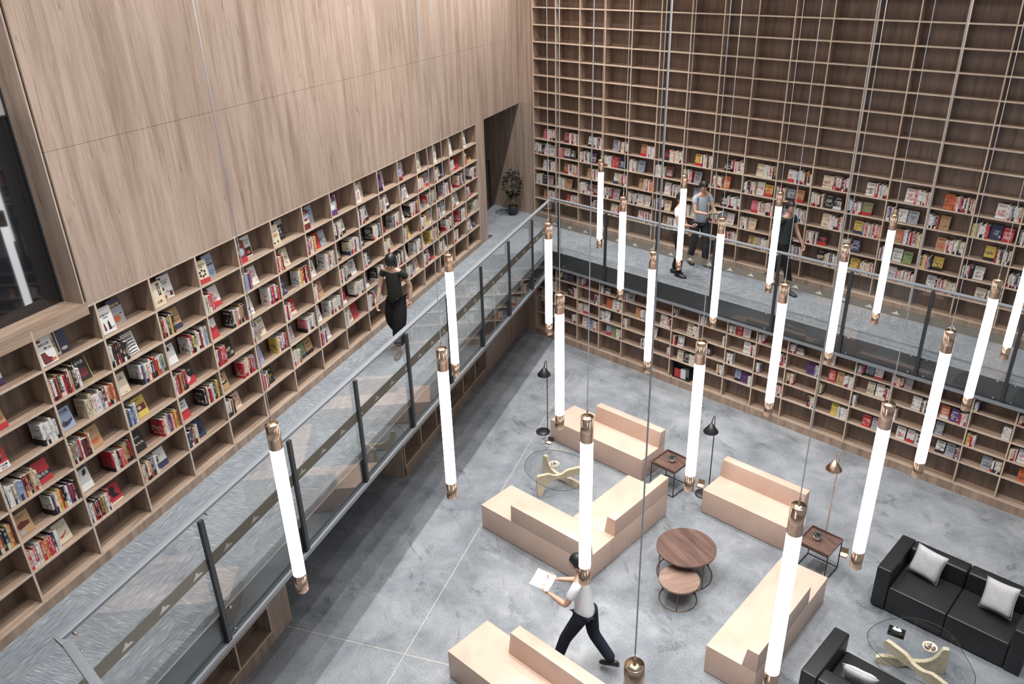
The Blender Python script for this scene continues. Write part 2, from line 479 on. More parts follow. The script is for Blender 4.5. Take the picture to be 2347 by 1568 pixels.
# fascia plates with a thin pale carpet trim
mb = MB(); mb.prism([xy(LP(cs - 0.0, 1.64, 0)), xy(LP(SE, 1.64, 0)), xy(LP(SE, 1.652, 0)), xy(LP(cs, 1.652, 0))], FB, WZ + 0.004, lambda u, v, h: (u, v, h))
struct(mb.build('trim_3', M_FASC))
mb = MB(); mb.box(LP(cs, 1.64, 0).x, 15, YB - 0.012, YB, FB, WZ + 0.004)
struct(mb.build('trim_4', M_FASC))
M_ALU = mat('pale_aluminium', (0.55, 0.57, 0.6), 0.4, 0.5)
mb = MB(); mb.prism([xy(LP(cs, 1.625, 0)), xy(LP(SE, 1.625, 0)), xy(LP(SE, 1.641, 0)), xy(LP(cs, 1.641, 0))], WZ, WZ + 0.005, lambda u, v, h: (u, v, h))
mb.box(LP(cs, 1.63, 0).x, 15, YB, YB + 0.014, WZ, WZ + 0.005)
struct(mb.build('trim_5', M_ALU))

# left wall: veneer panels with fine joints above the bookcase, window niche near the camera
SG = 13.09
seams = [-0.03, 0.55, 1.8, 3.05, 4.30, 5.55, 6.80, 8.05, 9.33, 10.56, 11.81, SG - 0.012]
rows_ = [4.79, 6.26, 7.76, 9.26, CEIL]
mb = MB()
XL = lambda s, o, z: LP(s, o, z)
for i in range(len(seams) - 1):
    for j in range(len(rows_) - 1):
        g = 0.0016
        mb.box(seams[i] + g, seams[i + 1] - g, -0.02, 0.0, rows_[j] + (g if j else 0), rows_[j + 1] - g, 0, XL)
mb.box(-0.02, SG - 0.03, -0.3, -0.022, 4.795, CEIL, 1, XL)
struct(mb.build('wall_left', [M_WALL, M_DARK]))
# niche: dark reveal joint, side reveal, sill, dark glass below, pale board above painted as a bright reflection
mb = MB(); mb.box(SG - 0.03, SG + 0.012, -0.30, -0.03, 4.80, CEIL, 0, XL)
struct(mb.build('trim_6', M_DARK))
mb = MB(); mb.box(SG + 0.012, SG + 0.03, -0.26, -0.001, 4.81, CEIL, 0, XL)
mb.box(SG - 0.012, 19, -0.26, 0.0, 4.70, 4.822, 1, XL)
struct(mb.build('trim_7', [M_WALL, M_WHL]))
w1 = MB(); w1.box(SG + 0.031, 19, -0.262, -0.25, 4.823, 6.57, 0, XL)
w1 = struct(w1.build('window_1', M_DGLASS))
fr = MB(); fr.box(SG + 0.031, SG + 0.045, -0.262, -0.235, 4.823, CEIL, 0, XL); fr.box(SG + 0.031, 19, -0.262, -0.24, 6.57, 6.585, 0, XL)
fr.build('window_frame', M_STEEL, w1)
bl = MB(); bl.box(SG + 0.046, 19, -0.261, -0.251, 6.586, CEIL, 0, XL)  # board added in place of the bright reflection in the upper glass
bl.build('window_reflection_board', mat('pale_reflection', (0.52, 0.47, 0.44), 0.7), w1)
mb = MB(); mb.box(SG - 0.03, 19.2, -0.4, -0.27, WZ, CEIL, 0, XL); mb.box(2.78, SG, -0.36, -0.262, WZ, 4.8, 0, XL)
struct(mb.build('wall_left_backing', M_DARK))
# pilaster that ends the bookcase, doorway recess, back wall
mb = MB(); mb.box(2.322, 2.772, -0.30, 0.0, WZ, 4.79, 0, XL)
struct(mb.build('trim_8', M_WALL))
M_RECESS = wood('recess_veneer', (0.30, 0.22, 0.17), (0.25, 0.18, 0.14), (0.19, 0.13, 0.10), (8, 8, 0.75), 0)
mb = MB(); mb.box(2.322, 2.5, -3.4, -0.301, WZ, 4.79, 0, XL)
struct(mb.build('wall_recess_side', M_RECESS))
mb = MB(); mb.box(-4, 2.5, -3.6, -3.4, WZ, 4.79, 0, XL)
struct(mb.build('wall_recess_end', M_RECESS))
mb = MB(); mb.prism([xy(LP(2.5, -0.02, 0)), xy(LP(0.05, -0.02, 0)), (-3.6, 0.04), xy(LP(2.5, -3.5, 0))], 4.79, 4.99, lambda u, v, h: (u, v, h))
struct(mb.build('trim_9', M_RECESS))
mb = MB()
for x0, x1 in ((-4.2, -2.7), (-2.7, -1.45), (-1.45, -0.86), (-0.86, -0.19), (-0.19, -0.012)):
    mb.box(x0 + 0.001, x1 - 0.001, 0.04, 0.06, WZ, 4.787)
mb.box(-0.52, -0.012, 0.04, 0.06, 4.79, 7.76); mb.box(-0.52, -0.012, 0.04, 0.06, 7.763, CEIL)
mb.box(-4.2, 15, 0.27, 0.4, WZ, CEIL, 1); mb.box(-4.2, -0.012, 0.062, 0.269, WZ, CEIL, 1)
struct(mb.build('wall_back', [M_WALL, M_DARK]))
# hall-side walls under the walkways
OL = 0.815
mb = MB(); mb.box(2.18, 4.8, OL - 0.1, OL, 0, FB, 0, XL)
mb.box(12.10, 12.47, OL - 0.1, OL, 0, FB, 0, XL)
struct(mb.build('wall_left_lower', M_WALL))
mb = MB(); mb.box(8.716, 8.74, OL - 3.2, OL - 0.001, 0, FB, 0, XL); mb.box(12.076, 12.099, OL - 3.2, OL, 0, FB, 0, XL)
struct(mb.build('wall_passage', M_WALL))
mb = MB(); mb.box(8.6, 12.2, OL - 3.3, OL - 3.201, 0, FB, 0, XL); mb.box(2, 20, OL - 0.45, OL - 0.36, 0, FB, 0, XL) if False else None
mb.box(8.6, 12.2, OL - 3.3, OL - 3.201, 0, FB, 0, XL)
struct(mb.build('wall_passage_end', M_RECESS))
XB0 = 1.656
mb = MB(); mb.box(1.15, XB0 - 0.012, YB, YB + 0.02, 0, FB); struct(mb.build('wall_corner_filler', M_WALL))
mb = MB(); mb.box(0.9, 15, YB + 0.23, YB + 0.4, 0, FB); struct(mb.build('wall_back_lower', M_DARK))

# ------------------------------------------------------------------ built-in bookcases
# frame: u to the viewer's right, v into the wall, z up
class Case:
    def __init__(self, P, ux, uy, us, zs, zbot, ztop, depth, key):
        self.P, self.ux, self.uy, self.us, self.zs, self.zbot, self.ztop, self.depth, self.key = P, ux, uy, us, zs, zbot, ztop, depth, key
def make_case(case, name, label, group, mw, parts, th=0.022, plinth=None, top=True):
    us, zs = case.us, case.zs
    e = thing(name, label, 'bookcase', case.P((us[0] + us[-1]) / 2, case.depth / 2, case.zbot), 0, group)
    org = e.location.copy()
    X = case.P
    def part(nm, fn, mats):
        m_ = MB(); fn(m_); return m_.build(nm, mats, e, org)
    h = th / 2
    zt, zb = max(zs) , min(zs)
    part('back_panel', lambda m: m.box(us[0] - h, us[-1] + h, case.depth - 0.012, case.depth, zb - 0.02, case.ztop, 0, X), M_BACK)
    def board(m, u0, u1, v0, v1, z0, z1, edge):
        # veneered board with a front edging strip, its paler colour painting light on the edge
        m.box(u0, u1, v0 + 0.004, v1, z0, z1, 0, X); m.box(u0, u1, v0, v0 + 0.004, z0, z1, 1, X)
    for z in zs:
        zz0, zz1 = z - h, z + h
        part('shelf', lambda m: board(m, us[0] + h, us[-1] - h, 0.0015, case.depth - 0.012, zz0, zz1, 1), [mw, M_EDGE])
    for u in us:
        part('upright', lambda m: board(m, u - h, u + h, 0, case.depth - 0.0125, case.zbot + (plinth or 0) * 0, case.ztop, 1), [M_WV, M_EDGE])
    if plinth:
        part('plinth', lambda m: m.box(us[0] - h, us[-1] + h, -0.004, 0.02, case.zbot, plinth, 0, X), M_WV)
    return e
PS, S0_, Z0_, PZ = 0.7298, 13.7272, 4.7481, 0.3581
s_left = S0_ + 3 * PS
P_L = lambda u, v, z: LP(s_left - u, -v, z)
us_L = [PS * i for i in range(19)]
zs_L = [4.779] + [Z0_ - r * PZ for r in range(1, 7)] + [2.2426]
case_L = Case(P_L, None, None, us_L, zs_L, WZ, 4.79, 0.24, 'left')
make_case(case_L, 'bookcase', 'long built-in wooden bookcase along the left walkway under the veneer wall panels', 'built-in veneer bookcases', M_WHL, None, plinth=2.2316)
WB = 0.70918; ZL = 20.21
zrow = lambda r: (ZL - r) * 0.36
P_B = lambda u, v, z: Vector((u, v, z))
us_B = [WB * i for i in range(18)]
zs_B = [zrow(r) for r in range(-5, 14)] + [2.2436]
case_B = Case(P_B, None, None, us_B, zs_B, WZ, zrow(-5) + 0.011, 0.24, 'back')
make_case(case_B, 'bookcase', 'tall gridded wooden bookcase filling the back wall, empty upper cells', 'built-in veneer bookcases', M_WHB, None, plinth=2.2326)
PBL = 0.62145
us_C = [XB0 + PBL * i for i in range(21)]
zs_C = [1.753, zrow(16.05), zrow(16.92), zrow(17.79), zrow(18.65), zrow(19.77)]
P_C = lambda u, v, z: Vector((u, YB + v, z))
case_C = Case(P_C, None, None, us_C, zs_C, 0.0, FB, 0.19, 'low')
make_case(case_C, 'bookcase', 'low wooden bookcase on the hall floor beneath the back walkway', 'built-in veneer bookcases', M_WHB, None, plinth=zrow(19.77) - 0.011)
P_D = lambda u, v, z: LP(8.66 - u, OL - v, z)
case_D = Case(P_D, None, None, [0.011 + 0.6425 * i for i in range(7)], [1.753, 1.38, 0.98, 0.59, 0.175], 0.0, FB, 0.22, 'under')
make_case(case_D, 'bookcase', 'empty low wooden bookcase under the left walkway railing, beyond the passage', 'built-in veneer bookcases', M_WHL, None, plinth=0.164)
P_E = lambda u, v, z: LP(16.33 - u, OL - v, z)
case_E = Case(P_E, None, None, [0.012 + 0.6395 * i for i in range(7)], [1.753, 1.38, 0.98, 0.59, 0.175], 0.0, FB, 0.22, 'under')
make_case(case_E, 'bookcase', 'empty low wooden bookcase under the left walkway at the bottom edge of the photo', 'built-in veneer bookcases', M_WHL, None, plinth=0.164)

# ------------------------------------------------------------------ glass railings
def railing(name, label, P, u0, u1, posts, uy, sign):
    # P(u, o, z): u along the edge, o outwards from the slab edge
    e = thing(name, label, 'railing', P((u0 + u1) / 2, 0, FB), 0, 'glass walkway railings')
    org = e.location.copy()
    m = MB(); m.box(u0, u1, -0.055, 0.015, 3.268, 3.30, 0, P); m.build('handrail', M_RAIL, e, org, bevel=0.004)
    m = MB(); m.box(u0, u1, 0.014, 0.07, FB - 0.004, FB + 0.026, 0, P); m.box(u0, u1, 0.062, 0.07, FB + 0.026, FB + 0.05, 0, P)
    m.build('bottom_rail', M_RAIL, e, org)
    for p in posts:
        m = MB(); m.box(p - 0.025, p + 0.025, 0.026, 0.062, FB + 0.026, 3.268, 0, P)
        m.build('post', M_STEEL, e, org)
    ed = [u0] + list(posts) + [u1]
    for a, b in zip(ed[:-1], ed[1:]):
        if b - a < 0.2:
            continue
        a2, b2 = a + (0.012 if a in posts else 0.0), b - (0.012 if b in posts else 0.0)
        m = MB(); m.box(a2, b2, 0.0145, 0.0225, FB + 0.03, 3.262, 0, P); g = m.build('glass_panel', M_GLASS, e, org)
        m = MB(); m.box(a2, b2, 0.0232, 0.0238, 2.705, 2.845, 0, P)
        k = math.ceil((a2 - u0 - 0.1) / 0.43)
        while u0 + 0.1 + k * 0.43 + 0.12 < b2:
            c = u0 + 0.1 + k * 0.43
            if c > a2 + 0.02:
                pts = [(0, 0), (0.035, 0.03), (0.05, 0.022), (0.075, 0.062), (0.10, 0.03), (0.135, 0)]
                m.prism([(c + x, 2.742 + z) for x, z in pts], 0.0242, 0.0246, lambda u, v, h: P(u, h, v), 1)
            k += 1
        m.build('film_band', [M_FILM, M_LOGO], g, org)
        sp = MB()
        for uu in (a2 + 0.11, b2 - 0.11):
            for zz in (1.845, 2.128, 3.245):
                sp.tube([P(uu, 0.0125 if zz < 3 else -0.01, zz), P(uu, 0.0144, zz)], 0.009, 8)
                sp.tube([P(uu, 0.023, zz), P(uu, 0.034, zz)], 0.016, 10)
        sp.build('standoff', M_CHROME, e, org)
    return e
P_RL = lambda u, o, z: LP(u, 1.64 + o, z)
railing('glass_railing', 'glass railing with grey steel handrail along the left walkway', P_RL, 2.84, SE + 0.05, [14.03 - 1.396 * i for i in range(8)], 0, 1)
xc = LP(cs, 1.64, 0).x
cp = MB(); cp.prism([(LP(SE + 0.0505, 1.586, 0).x, LP(SE + 0.0505, 1.586, 0).y), (LP(SE, 1.64, 0).x + 0.0995, LP(SE, 1.64, 0).y - 0.055), (LP(SE, 1.64, 0).x + 0.0995, LP(SE, 1.64, 0).y + 0.015), (LP(SE + 0.0505, 1.655, 0).x, LP(SE + 0.0505, 1.655, 0).y)], 3.268, 3.30, lambda u, v, h: (u, v, h))
r0 = [o for o in bpy.data.objects if o.name == 'glass_railing'][0]
cp.build('handrail_corner', M_RAIL, r0, r0.location.copy())
P_RB = lambda u, o, z: Vector((u, YB - o, z))
railing('glass_railing', 'glass railing with grey steel handrail along the back walkway', P_RB, 2.10, 15.0, [3.684 + 1.2765 * i for i in range(-1, 9)], 0, 1)
ce = LP(SE, 1.64, 0)
P_RE = lambda u, o, z: Vector((ce.x + u, ce.y + o, z))
railing('glass_railing', 'short glass railing turning across the landing at the bottom left corner', P_RE, 0.10, 3.2, [1.3, 2.6], 0, 1)

# ------------------------------------------------------------------ tube pendants
PEND = [
 (8.77, -11.80, 'tube pendant nearest the left railing, its cable crossing the lowest shelves of the left bookcase'),
 (8.72, -10.23, 'tube pendant whose copper base cap hangs clear over the bare floor below the passage'),
 (6.94, -8.62, 'tube pendant just left of the middle, overlapping the left railing beside the passage bookcase'),
 (6.97, -7.03, 'tube pendant whose lower cap overlaps the near corner of the left railing and low bookcase'),
 (8.64, -8.68, 'tube pendant whose lower cap overlaps the low left end of the farthest tan bench'),
 (10.33, -10.27, 'tube pendant in front of the L-shaped bench, its cap over the walking man'),
 (5.21, -3.85, 'farthest left tube pendant, seen against the back bookcase and first back railing panels'),
 (6.91, -5.45, 'tube pendant left of the white-shirted visitor, against the back walkway carpet'),
 (8.57, -7.05, 'tube pendant below the white-shirted visitor, ending at the bookcase box of magazines'),
 (6.83, -3.85, 'tube pendant directly in front of the white-shirted visitor on the back walkway'),
 (10.25, -8.69, 'tube pendant ending just above the black lamp base between the two tan benches'),
 (8.45, -5.43, 'tube pendant between the two back walkway visitors, overlapping the dark fascia'),
 (8.38, -3.80, 'tube pendant directly in front of the visitor in the dark green shirt'),
 (10.12, -6.99, 'tube pendant below the dark green shirt visitor, ending near the black cone lamp'),
 (10.05, -5.41, 'tube pendant right of the dark green shirt visitor, its cap over the low bookcase'),
 (9.99, -3.86, 'tube pendant seen wholly against the tall bookcase and back walkway, right of centre'),
 (11.82, -8.68, 'tube pendant between the copper lamp and the black sofa, ending above the sofa arm'),
 (11.72, -7.08, 'tube pendant before the low bookcase, right above the black two-seat sofa'),
 (11.65, -5.47, 'tube pendant near the right edge, its top against the last tall bookcase shelves'),
 (11.90, -10.22, 'tube pendant in front of the long right-hand bench beside the tray table'),
 (11.90, -11.80, 'tube pendant showing only its round copper top at the bottom edge'),
 (11.59, -3.85, 'tube pendant cut by the right edge of the photo'),
]
def make_pendant(label):
    e = thing('pendant_lamp', label, 'pendant lamp', (0, 0, 4.9), 0, 'hanging tube pendants over the hall')
    o = (0, 0, 4.9)
    m = MB(); m.lathe([(0.0, 4.702), (0.044, 4.702), (0.0475, 4.70), (0.0475, 4.897), (0.045, 4.9), (0.0, 4.9)], seg=28); m.build('top_cap', M_COPPER, e, o)
    m = MB(); m.lathe([(0.0, 4.902), (0.044, 4.9015), (0.044, 4.9)], seg=28); m.build('cap_reflection', M_BRASS, e, o)  # pale disc over the copper cap stands in for the ceiling's reflection
    m = MB(); m.lathe([(0.0462, 3.566), (0.0462, 4.70)], seg=28); m.build('light_tube', M_TUBE, e, o)
    m = MB(); m.lathe([(0.0, 3.40), (0.045, 3.40), (0.0475, 3.403), (0.0475, 3.565), (0.0, 3.566)], seg=28); m.build('bottom_cap', M_COPPER, e, o)
    m = MB(); m.tube([(0, 0, 4.955), (0, 0, CEIL)], 0.0036, 8); m.build('cable', M_CORD, e, o)
    m = MB(); m.tube([(0, 0, 4.902), (0, 0, 4.955)], [0.010, 0.006], 10); m.build('cable_grip', M_BRASS, e, o)
    return e
p0 = None
for x, y, lb in PEND:
    if p0 is None:
        p0 = p = make_pendant(lb)
    else:
        p = copy_tree(p0)
    p['label'] = lb; p.location = (x, y, 4.9)

# ------------------------------------------------------------------ books
def hexc(s):
    s = int(s, 16); c = [(s >> 16 & 255) / 255, (s >> 8 & 255) / 255, (s & 255) / 255]
    return tuple(x / 12.92 if x <= 0.04045 else ((x + 0.055) / 1.055) ** 2.4 for x in c)
PAL = {'w': ('white', 'DAD9D6'), 'c': ('cream', 'D3C7AE'), 'r': ('red', 'B5343B'), 'k': ('black', '2B2728'), 'e': ('grey', '9EA3AA'), 'n': ('navy', '363C58'),
       'b': ('pale blue', '93A3BC'), 'y': ('yellow', 'CDB45C'), 't': ('tan', 'B08E69'), 'g': ('green', '7F9165'), 'p': ('purple', '5B3E74'), 'i': ('pink', 'C97580'),
       'o': ('orange', 'C4673F'), 'm': ('maroon', '6B2C30')}
RGB = {k: hexc(v[1]) for k, v in PAL.items()}
def pick(rnd, kind='spine'):
    ws = dict(w=52, c=16, r=9, k=8, e=7, n=3, b=4, y=2, t=2, g=1, p=1, i=1, o=1, m=2) if kind == 'spine' else dict(w=34, c=18, r=8, k=9, e=12, n=5, b=7, y=4, t=9, g=1, p=3, i=2, o=2, m=5)
    return rnd.choices(list(ws), list(ws.values()))[0]
def inkfor(rnd, c):
    if c in 'wceybtgi':
        return rnd.choices('krnm', (6, 5, 1, 1))[0]
    if c in 'kn':
        return rnd.choices('wrcy', (5, 3, 2, 1))[0]
    return rnd.choices('wkc', (4, 3, 2))[0]
BOOKS = []
ORD = 'zeroth first second third fourth fifth sixth seventh eighth ninth tenth eleventh twelfth thirteenth fourteenth fifteenth sixteenth seventeenth eighteenth nineteenth twentieth 21st 22nd'.split()
FEAT = {}
def cell(case, bay, row, u0, u1, z0, z1, kind, rnd, spec='', dmax=0.17):
    """kind: L spines at the left end, R at the right end, D two covers on display"""
    h = z1 - z0; out = []
    def cover(u, w, hh, c, yaw, vf, lean):
        out.append(dict(mode='face', u=u, v=vf, z=z0, w=w, h=hh, d=rnd.uniform(0.014, 0.03), yaw=yaw, lean=lean, c=c, band=rnd.choice((0, 0, 0, 0.22))))
    def run(cs_, start, direction, vf):
        u = start
        for c in cs_:
            w = rnd.uniform(0.014, 0.034); hh = min(h - 0.03, rnd.uniform(0.62, 0.74) * h if h < 0.32 else rnd.uniform(0.195, 0.25))
            if direction < 0:
                u -= w + 0.0012
            out.append(dict(mode='spine', u=u + w / 2, v=vf + rnd.uniform(0, 0.012), z=z0, w=w, h=hh, d=min(dmax, rnd.uniform(0.125, 0.165)), yaw=0, lean=0, c=c, band=rnd.choice((0, 0, 0, 0, 0.2, 0.3))))
            if direction > 0:
                u += w + 0.0012
        return u
    fs = spec.split('/') if spec else ['', '']
    fc = fs[1] if len(fs) > 1 else ''
    cw = lambda: rnd.uniform(0.150, 0.172) if case.key != 'low' else rnd.uniform(0.115, 0.15)
    ch = lambda: min(h - 0.035, rnd.uniform(0.72, 0.80) * h if h < 0.32 else rnd.uniform(0.22, 0.25))
    if kind == 'D':
        a, b2 = (fc + '  ')[:2]
        a = a if a.strip() else pick(rnd, 'f'); b2 = b2 if b2.strip() else pick(rnd, 'f')
        cover(u0 + 0.115, 0.175, min(0.27, h - 0.04), a, radians(rnd.uniform(-6, 2)), 0.035, 0.14)
        cover(u0 + 0.33, 0.175, min(0.27, h - 0.04), b2, radians(rnd.uniform(-3, 3)), 0.115, 0.12)
    elif kind == 'L':
        n_ = len(fs[0]) or (rnd.randint(3, 5) if case.key == 'low' else rnd.randint(6, 10))
        cs_ = fs[0] or [pick(rnd) for _ in range(n_)]
        end = run(cs_, u0 + 0.012, 1, 0.02)
        c = fc[:1] or pick(rnd, 'f')
        if case.key == 'low' and rnd.random() < 0.35:
            c = '-'
        if c != '-':
            w = cw(); cover(min(end + w / 2 + 0.012, u1 - w / 2 - 0.015), w, ch(), c, 0, min(0.06, dmax * 0.4), 0.22 if h > 0.3 else 0.16)
            c2 = fc[1:2]
            if (c2 and c2 != '-') or (not fc and end + 2 * w + 0.06 < u1 and rnd.random() < (0.2 if case.key == 'low' else 0.5)):
                w2 = cw(); uu = end + w + 0.03 + w2 / 2
                if uu + w2 / 2 < u1 - 0.01:
                    cover(uu, w2, ch(), c2 or pick(rnd, 'f'), 0, min(0.06, dmax * 0.4), 0.22 if h > 0.3 else 0.16)
    else:
        n_ = len(fs[0]) or (rnd.randint(3, 6) if case.key == 'low' else rnd.randint(9, 13))
        cs_ = list(fs[0]) if fs[0] else [pick(rnd) for _ in range(n_)]
        end = run(cs_[::-1], u1 - 0.012, -1, 0.02)
        c = fc[:1] or pick(rnd, 'f')
        w = min(cw(), end - u0 - 0.03)
        if case.key == 'low' and rnd.random() < 0.3:
            c = '-'
        if c != '-' and w > 0.10:
            cover(end - w / 2 - 0.012 if end - u0 < 0.3 or case.key != 'left' else u0 + w / 2 + 0.03, w, ch(), c, 0, min(0.055, dmax * 0.35), 0.2 if h > 0.3 else 0.15)
            if case.key == 'low' and rnd.random() < 0.35:
                w2 = cw()
                if end - w - 0.04 - w2 > u0 + 0.02:
                    cover(end - w - 0.035 - w2 / 2, w2, ch(), pick(rnd, 'f'), 0, min(0.055, dmax * 0.35), 0.15)
    out.sort(key=lambda b: b['u'])
    for i, b in enumerate(out):
        b.update(case=case, bay=bay, row=row, i=i + 1, n=len(out), ink=inkfor(rnd, b['c']), seed=rnd.random())
        p = case.P(b['u'], b['v'], b['z'] + (b['d'] * sin(b['lean']) if b['lean'] else 0) + 0.0003)
        b['area'] = b['w'] * b['h'] / (p - CAM_LOC).length_squared
        b['p'] = p
        BOOKS.append(b)
# left bookcase overrides: spines/covers, keyed by (bay counted from the photo's left, row)
LSP = {(-1, 0): '/w', (0, 0): '/wn', (1, 0): '/wn', (2, 0): '/cw', (3, 0): '/cb', (4, 0): '/mw', (5, 0): '/ck', (6, 0): '/mb', (7, 0): '/pm', (8, 0): '/wc', (9, 0): '/pw', (10, 0): '/bw', (11, 0): '/cw', (12, 0): '/ww', (13, 0): '/we', (14, 0): '/wb',
       (-1, 1): 'cwri/t', (0, 1): 'rwmtkwrmwtkww/k', (1, 1): 'wwkkkkkkkk/w', (2, 1): 'kkrcckyk/t', (3, 1): 'wgcriir/w', (4, 1): 'wbbepin/w', (5, 1): 'rrwyrmw/c',
       (-1, 2): 'wwwwwww/r', (0, 2): 'ccccwwwemcotoo/b', (1, 2): 'wnbwtwwkrowbgw/c', (2, 2): 'wrkykcwrmwbew/w', (3, 2): 'kwtcoewtttnn/r', (4, 2): 'wwnrrwwwrr/t', (5, 2): 'wyyrnkcrr/n',
       (-1, 3): 'nwwtwebbkkrktcc/r', (0, 3): 'cgrekrwmkow/t', (1, 3): 'bnbnbwt/y', (2, 3): 'bwrmtokri/k', (3, 3): 'rwwnrrir/k', (4, 3): 'rwpyebn/c', (5, 3): 'wwirww/r',
       (-1, 4): 'wncwyrkkwprnk/t', (0, 4): 'rwckrwrotkr/e', (1, 4): 'rcwenkiwoyo/k', (2, 4): 'kncmrwwkgyk/r', (3, 4): 'riwcctrbrb/t', (4, 4): 'ywrwbwrr/b',
       (-1, 5): 'rwrwcryorrnw/c', (0, 5): 'bwtkrkktwcr/r', (1, 5): 'rccmwyrnbwk/w', (2, 5): 'nnkmtwc/n', (3, 5): 'rwewktkk/c', (4, 5): 'rrirwkw/k', (-2, 4): 'oonoknyo/-', (-2, 5): '/-'}
for bay in range(-3, 15):
    j = bay + 3
    u0, u1 = us_L[j] + 0.011, us_L[j + 1] - 0.011
    for row in range(6):
        z0, z1 = zs_L[row + 1] + 0.0112, zs_L[row] - 0.011
        kind = 'D' if row == 0 else ('L' if row % 2 else 'R')
        if bay == -1 and row == 4:
            kind = 'R'
        rnd = random.Random(1000 + bay * 17 + row)
        sp = LSP.get((bay, row), '')
        if row in (2, 4) and not sp:
            pass
        cell(case_L, 15 - bay, row, u0, u1, z0, z1, kind, rnd, sp)
for bay in range(17):
    u0, u1 = us_B[bay] + 0.011, us_B[bay + 1] - 0.011
    for row in range(5):
        z0, z1 = zrow(9 + row) + 0.0112, zrow(8 + row) - 0.011
        rnd = random.Random(5000 + bay * 31 + row)
        cell(case_B, bay + 1, row, u0, u1, z0, z1, 'L' if row % 2 else 'R', rnd)
zc_ = [1.753, zrow(16.05), zrow(16.92), zrow(17.79), zrow(18.65)]
for bay in range(20):
    u0, u1 = us_C[bay] + 0.011, us_C[bay + 1] - 0.011
    for row in range(4):
        z0, z1 = zc_[row + 1] + 0.0112, zc_[row] - 0.011
        rnd = random.Random(9000 + bay * 13 + row)
        cell(case_C, bay + 1, row, u0, u1, z0, z1, 'R' if row % 2 else 'L', rnd, dmax=0.13)

def book_basis(b):
    P = b['case'].P
    o = P(0, 0, 0); U = P(1, 0, 0) - o; V = P(0, 1, 0) - o
    B = Matrix((U, V, Vector((0, 0, 1)))).transposed()
    R = Matrix.Rotation(b['yaw'], 3, 'Z') @ Matrix.Rotation(-b['lean'], 3, 'X')
    return B @ R
UVQ = ((0, 0), (1, 0), (1, 1), (0, 1))
def uvs(i):
    return UVQ
def hex_book(m, x0, x1, y0, y1, z0, z1, mats, col, ink, X):
    # mats per face: bottom, top, front, right, back, left
    p = [(x0, y0, z0), (x1, y0, z0), (x1, y1, z0), (x0, y1, z0), (x0, y0, z1), (x1, y0, z1), (x1, y1, z1), (x0, y1, z1)]
    b = len(m.v); m.v += [X(Vector(q)) for q in p]
    for q, k in zip(((0, 3, 2, 1), (4, 5, 6, 7), (0, 1, 5, 4), (1, 2, 6, 5), (2, 3, 7, 6), (3, 0, 4, 7)), mats):
        m.face([b + i for i in q], k, UVQ, col, ink)
KEYN = {'left': 'left bookcase', 'back': 'tall bookcase', 'low': 'low bookcase'}
BM_ = [M_SPINE, M_COVER, M_PAGES]
def in_view(p):
    d = CAM_R.transposed() @ (p - CAM_LOC)
    if d.z > -0.1:
        return False
    x = 1265.17 + 1814.84 * d.x / -d.z; y = 809.76 - 1814.84 * d.y / -d.z
    return -25 < x < 2372 and -25 < y < 1593
BOOKS = [b for b in BOOKS if in_view(b['p'])]
BOOKS.sort(key=lambda b: -b['area'] * (1.6 if b['mode'] == 'face' else 1.0))
rest = MB()
FEATURED = {}
for bi, b in enumerate(BOOKS):
    B = book_basis(b)
    col = (*RGB[b['c']], b['band']); ink = (*RGB[b['ink']], b['seed'])
    w, h, d = b['w'], b['h'], b['d']
    if b['mode'] == 'face':
        ext = (-w / 2, w / 2, 0, d, 0, h)
    else:
        ext = (-w / 2, w / 2, 0, d, 0, h)
    if bi >= 300:
        mats = [2, 2, 1, 2, 1, 0] if b['mode'] == 'face' else [2, 2, 0, 1, 2, 1]
        hex_book(rest, *ext, mats, col, ink, lambda q: b['p'] + B @ q)
        continue
    m = MB(); I = lambda q: q
    cvt = 0.0025
    if b['mode'] == 'face':
        # front board, back board, spine on the left
        hex_book(m, -w / 2, w / 2, 0, cvt, 0, h, [1, 1, 1, 1, 1, 1], col, ink, I)
        hex_book(m, -w / 2, w / 2, d - cvt, d, 0, h, [1, 1, 1, 1, 1, 1], col, ink, I)
        hex_book(m, -w / 2, -w / 2 + cvt, cvt, d - cvt, 0, h, [0, 0, 0, 0, 0, 0], col, ink, I)
        pg = (-w / 2 + cvt + 0.0004, w / 2 - 0.003, cvt + 0.0002, d - cvt - 0.0002, 0.002, h - 0.003)
    else:
        cvt = 0.002
        hex_book(m, -w / 2, w / 2, 0, cvt, 0, h, [0] * 6, col, ink, I)
        hex_book(m, -w / 2, -w / 2 + cvt, cvt, d, 0, h, [1] * 6, col, ink, I)
        hex_book(m, w / 2 - cvt, w / 2, cvt, d, 0, h, [1] * 6, col, ink, I)
        pg = (-w / 2 + cvt + 0.0002, w / 2 - cvt - 0.0002, cvt + 0.0002, d - 0.003, 0.002, h - 0.003)
    ob = m.build('book', BM_)
    pm = MB(); pm.box(*pg); pm.build('pages', M_PAGES, ob)
    ob.matrix_world = Matrix.Translation(b['p']) @ B.to_4x4()
    key = b['case'].key
    where = '%s bay from %s' % (ORD[b['bay']], 'doorway' if key == 'left' else 'corner')
    sh = 'top shelf' if (key != 'back' and b['row'] == 0) else ORD[b['row'] + 1] + (' filled shelf' if key == 'back' else ' shelf')
    what = ('%s book facing out' if b['mode'] == 'face' else '%s book spine') % PAL[b['c']][0]
    lb = '%s, %s from left, %s, %s, %s' % (what, ORD[b['i']], sh, where, KEYN[key])
    if len(lb.split()) > 16:
        lb = lb.replace('book facing out', 'facing book').replace('book spine', 'spine').replace(' filled', '')
    tag(ob, lb, 'book', 'books on the ' + KEYN[key])
    b['ob'] = ob
    FEATURED[(key, 15 - b['bay'] if key == 'left' else b['bay'], b['row'], b['mode'], b['i'])] = b
ro = rest.build('books', BM_)
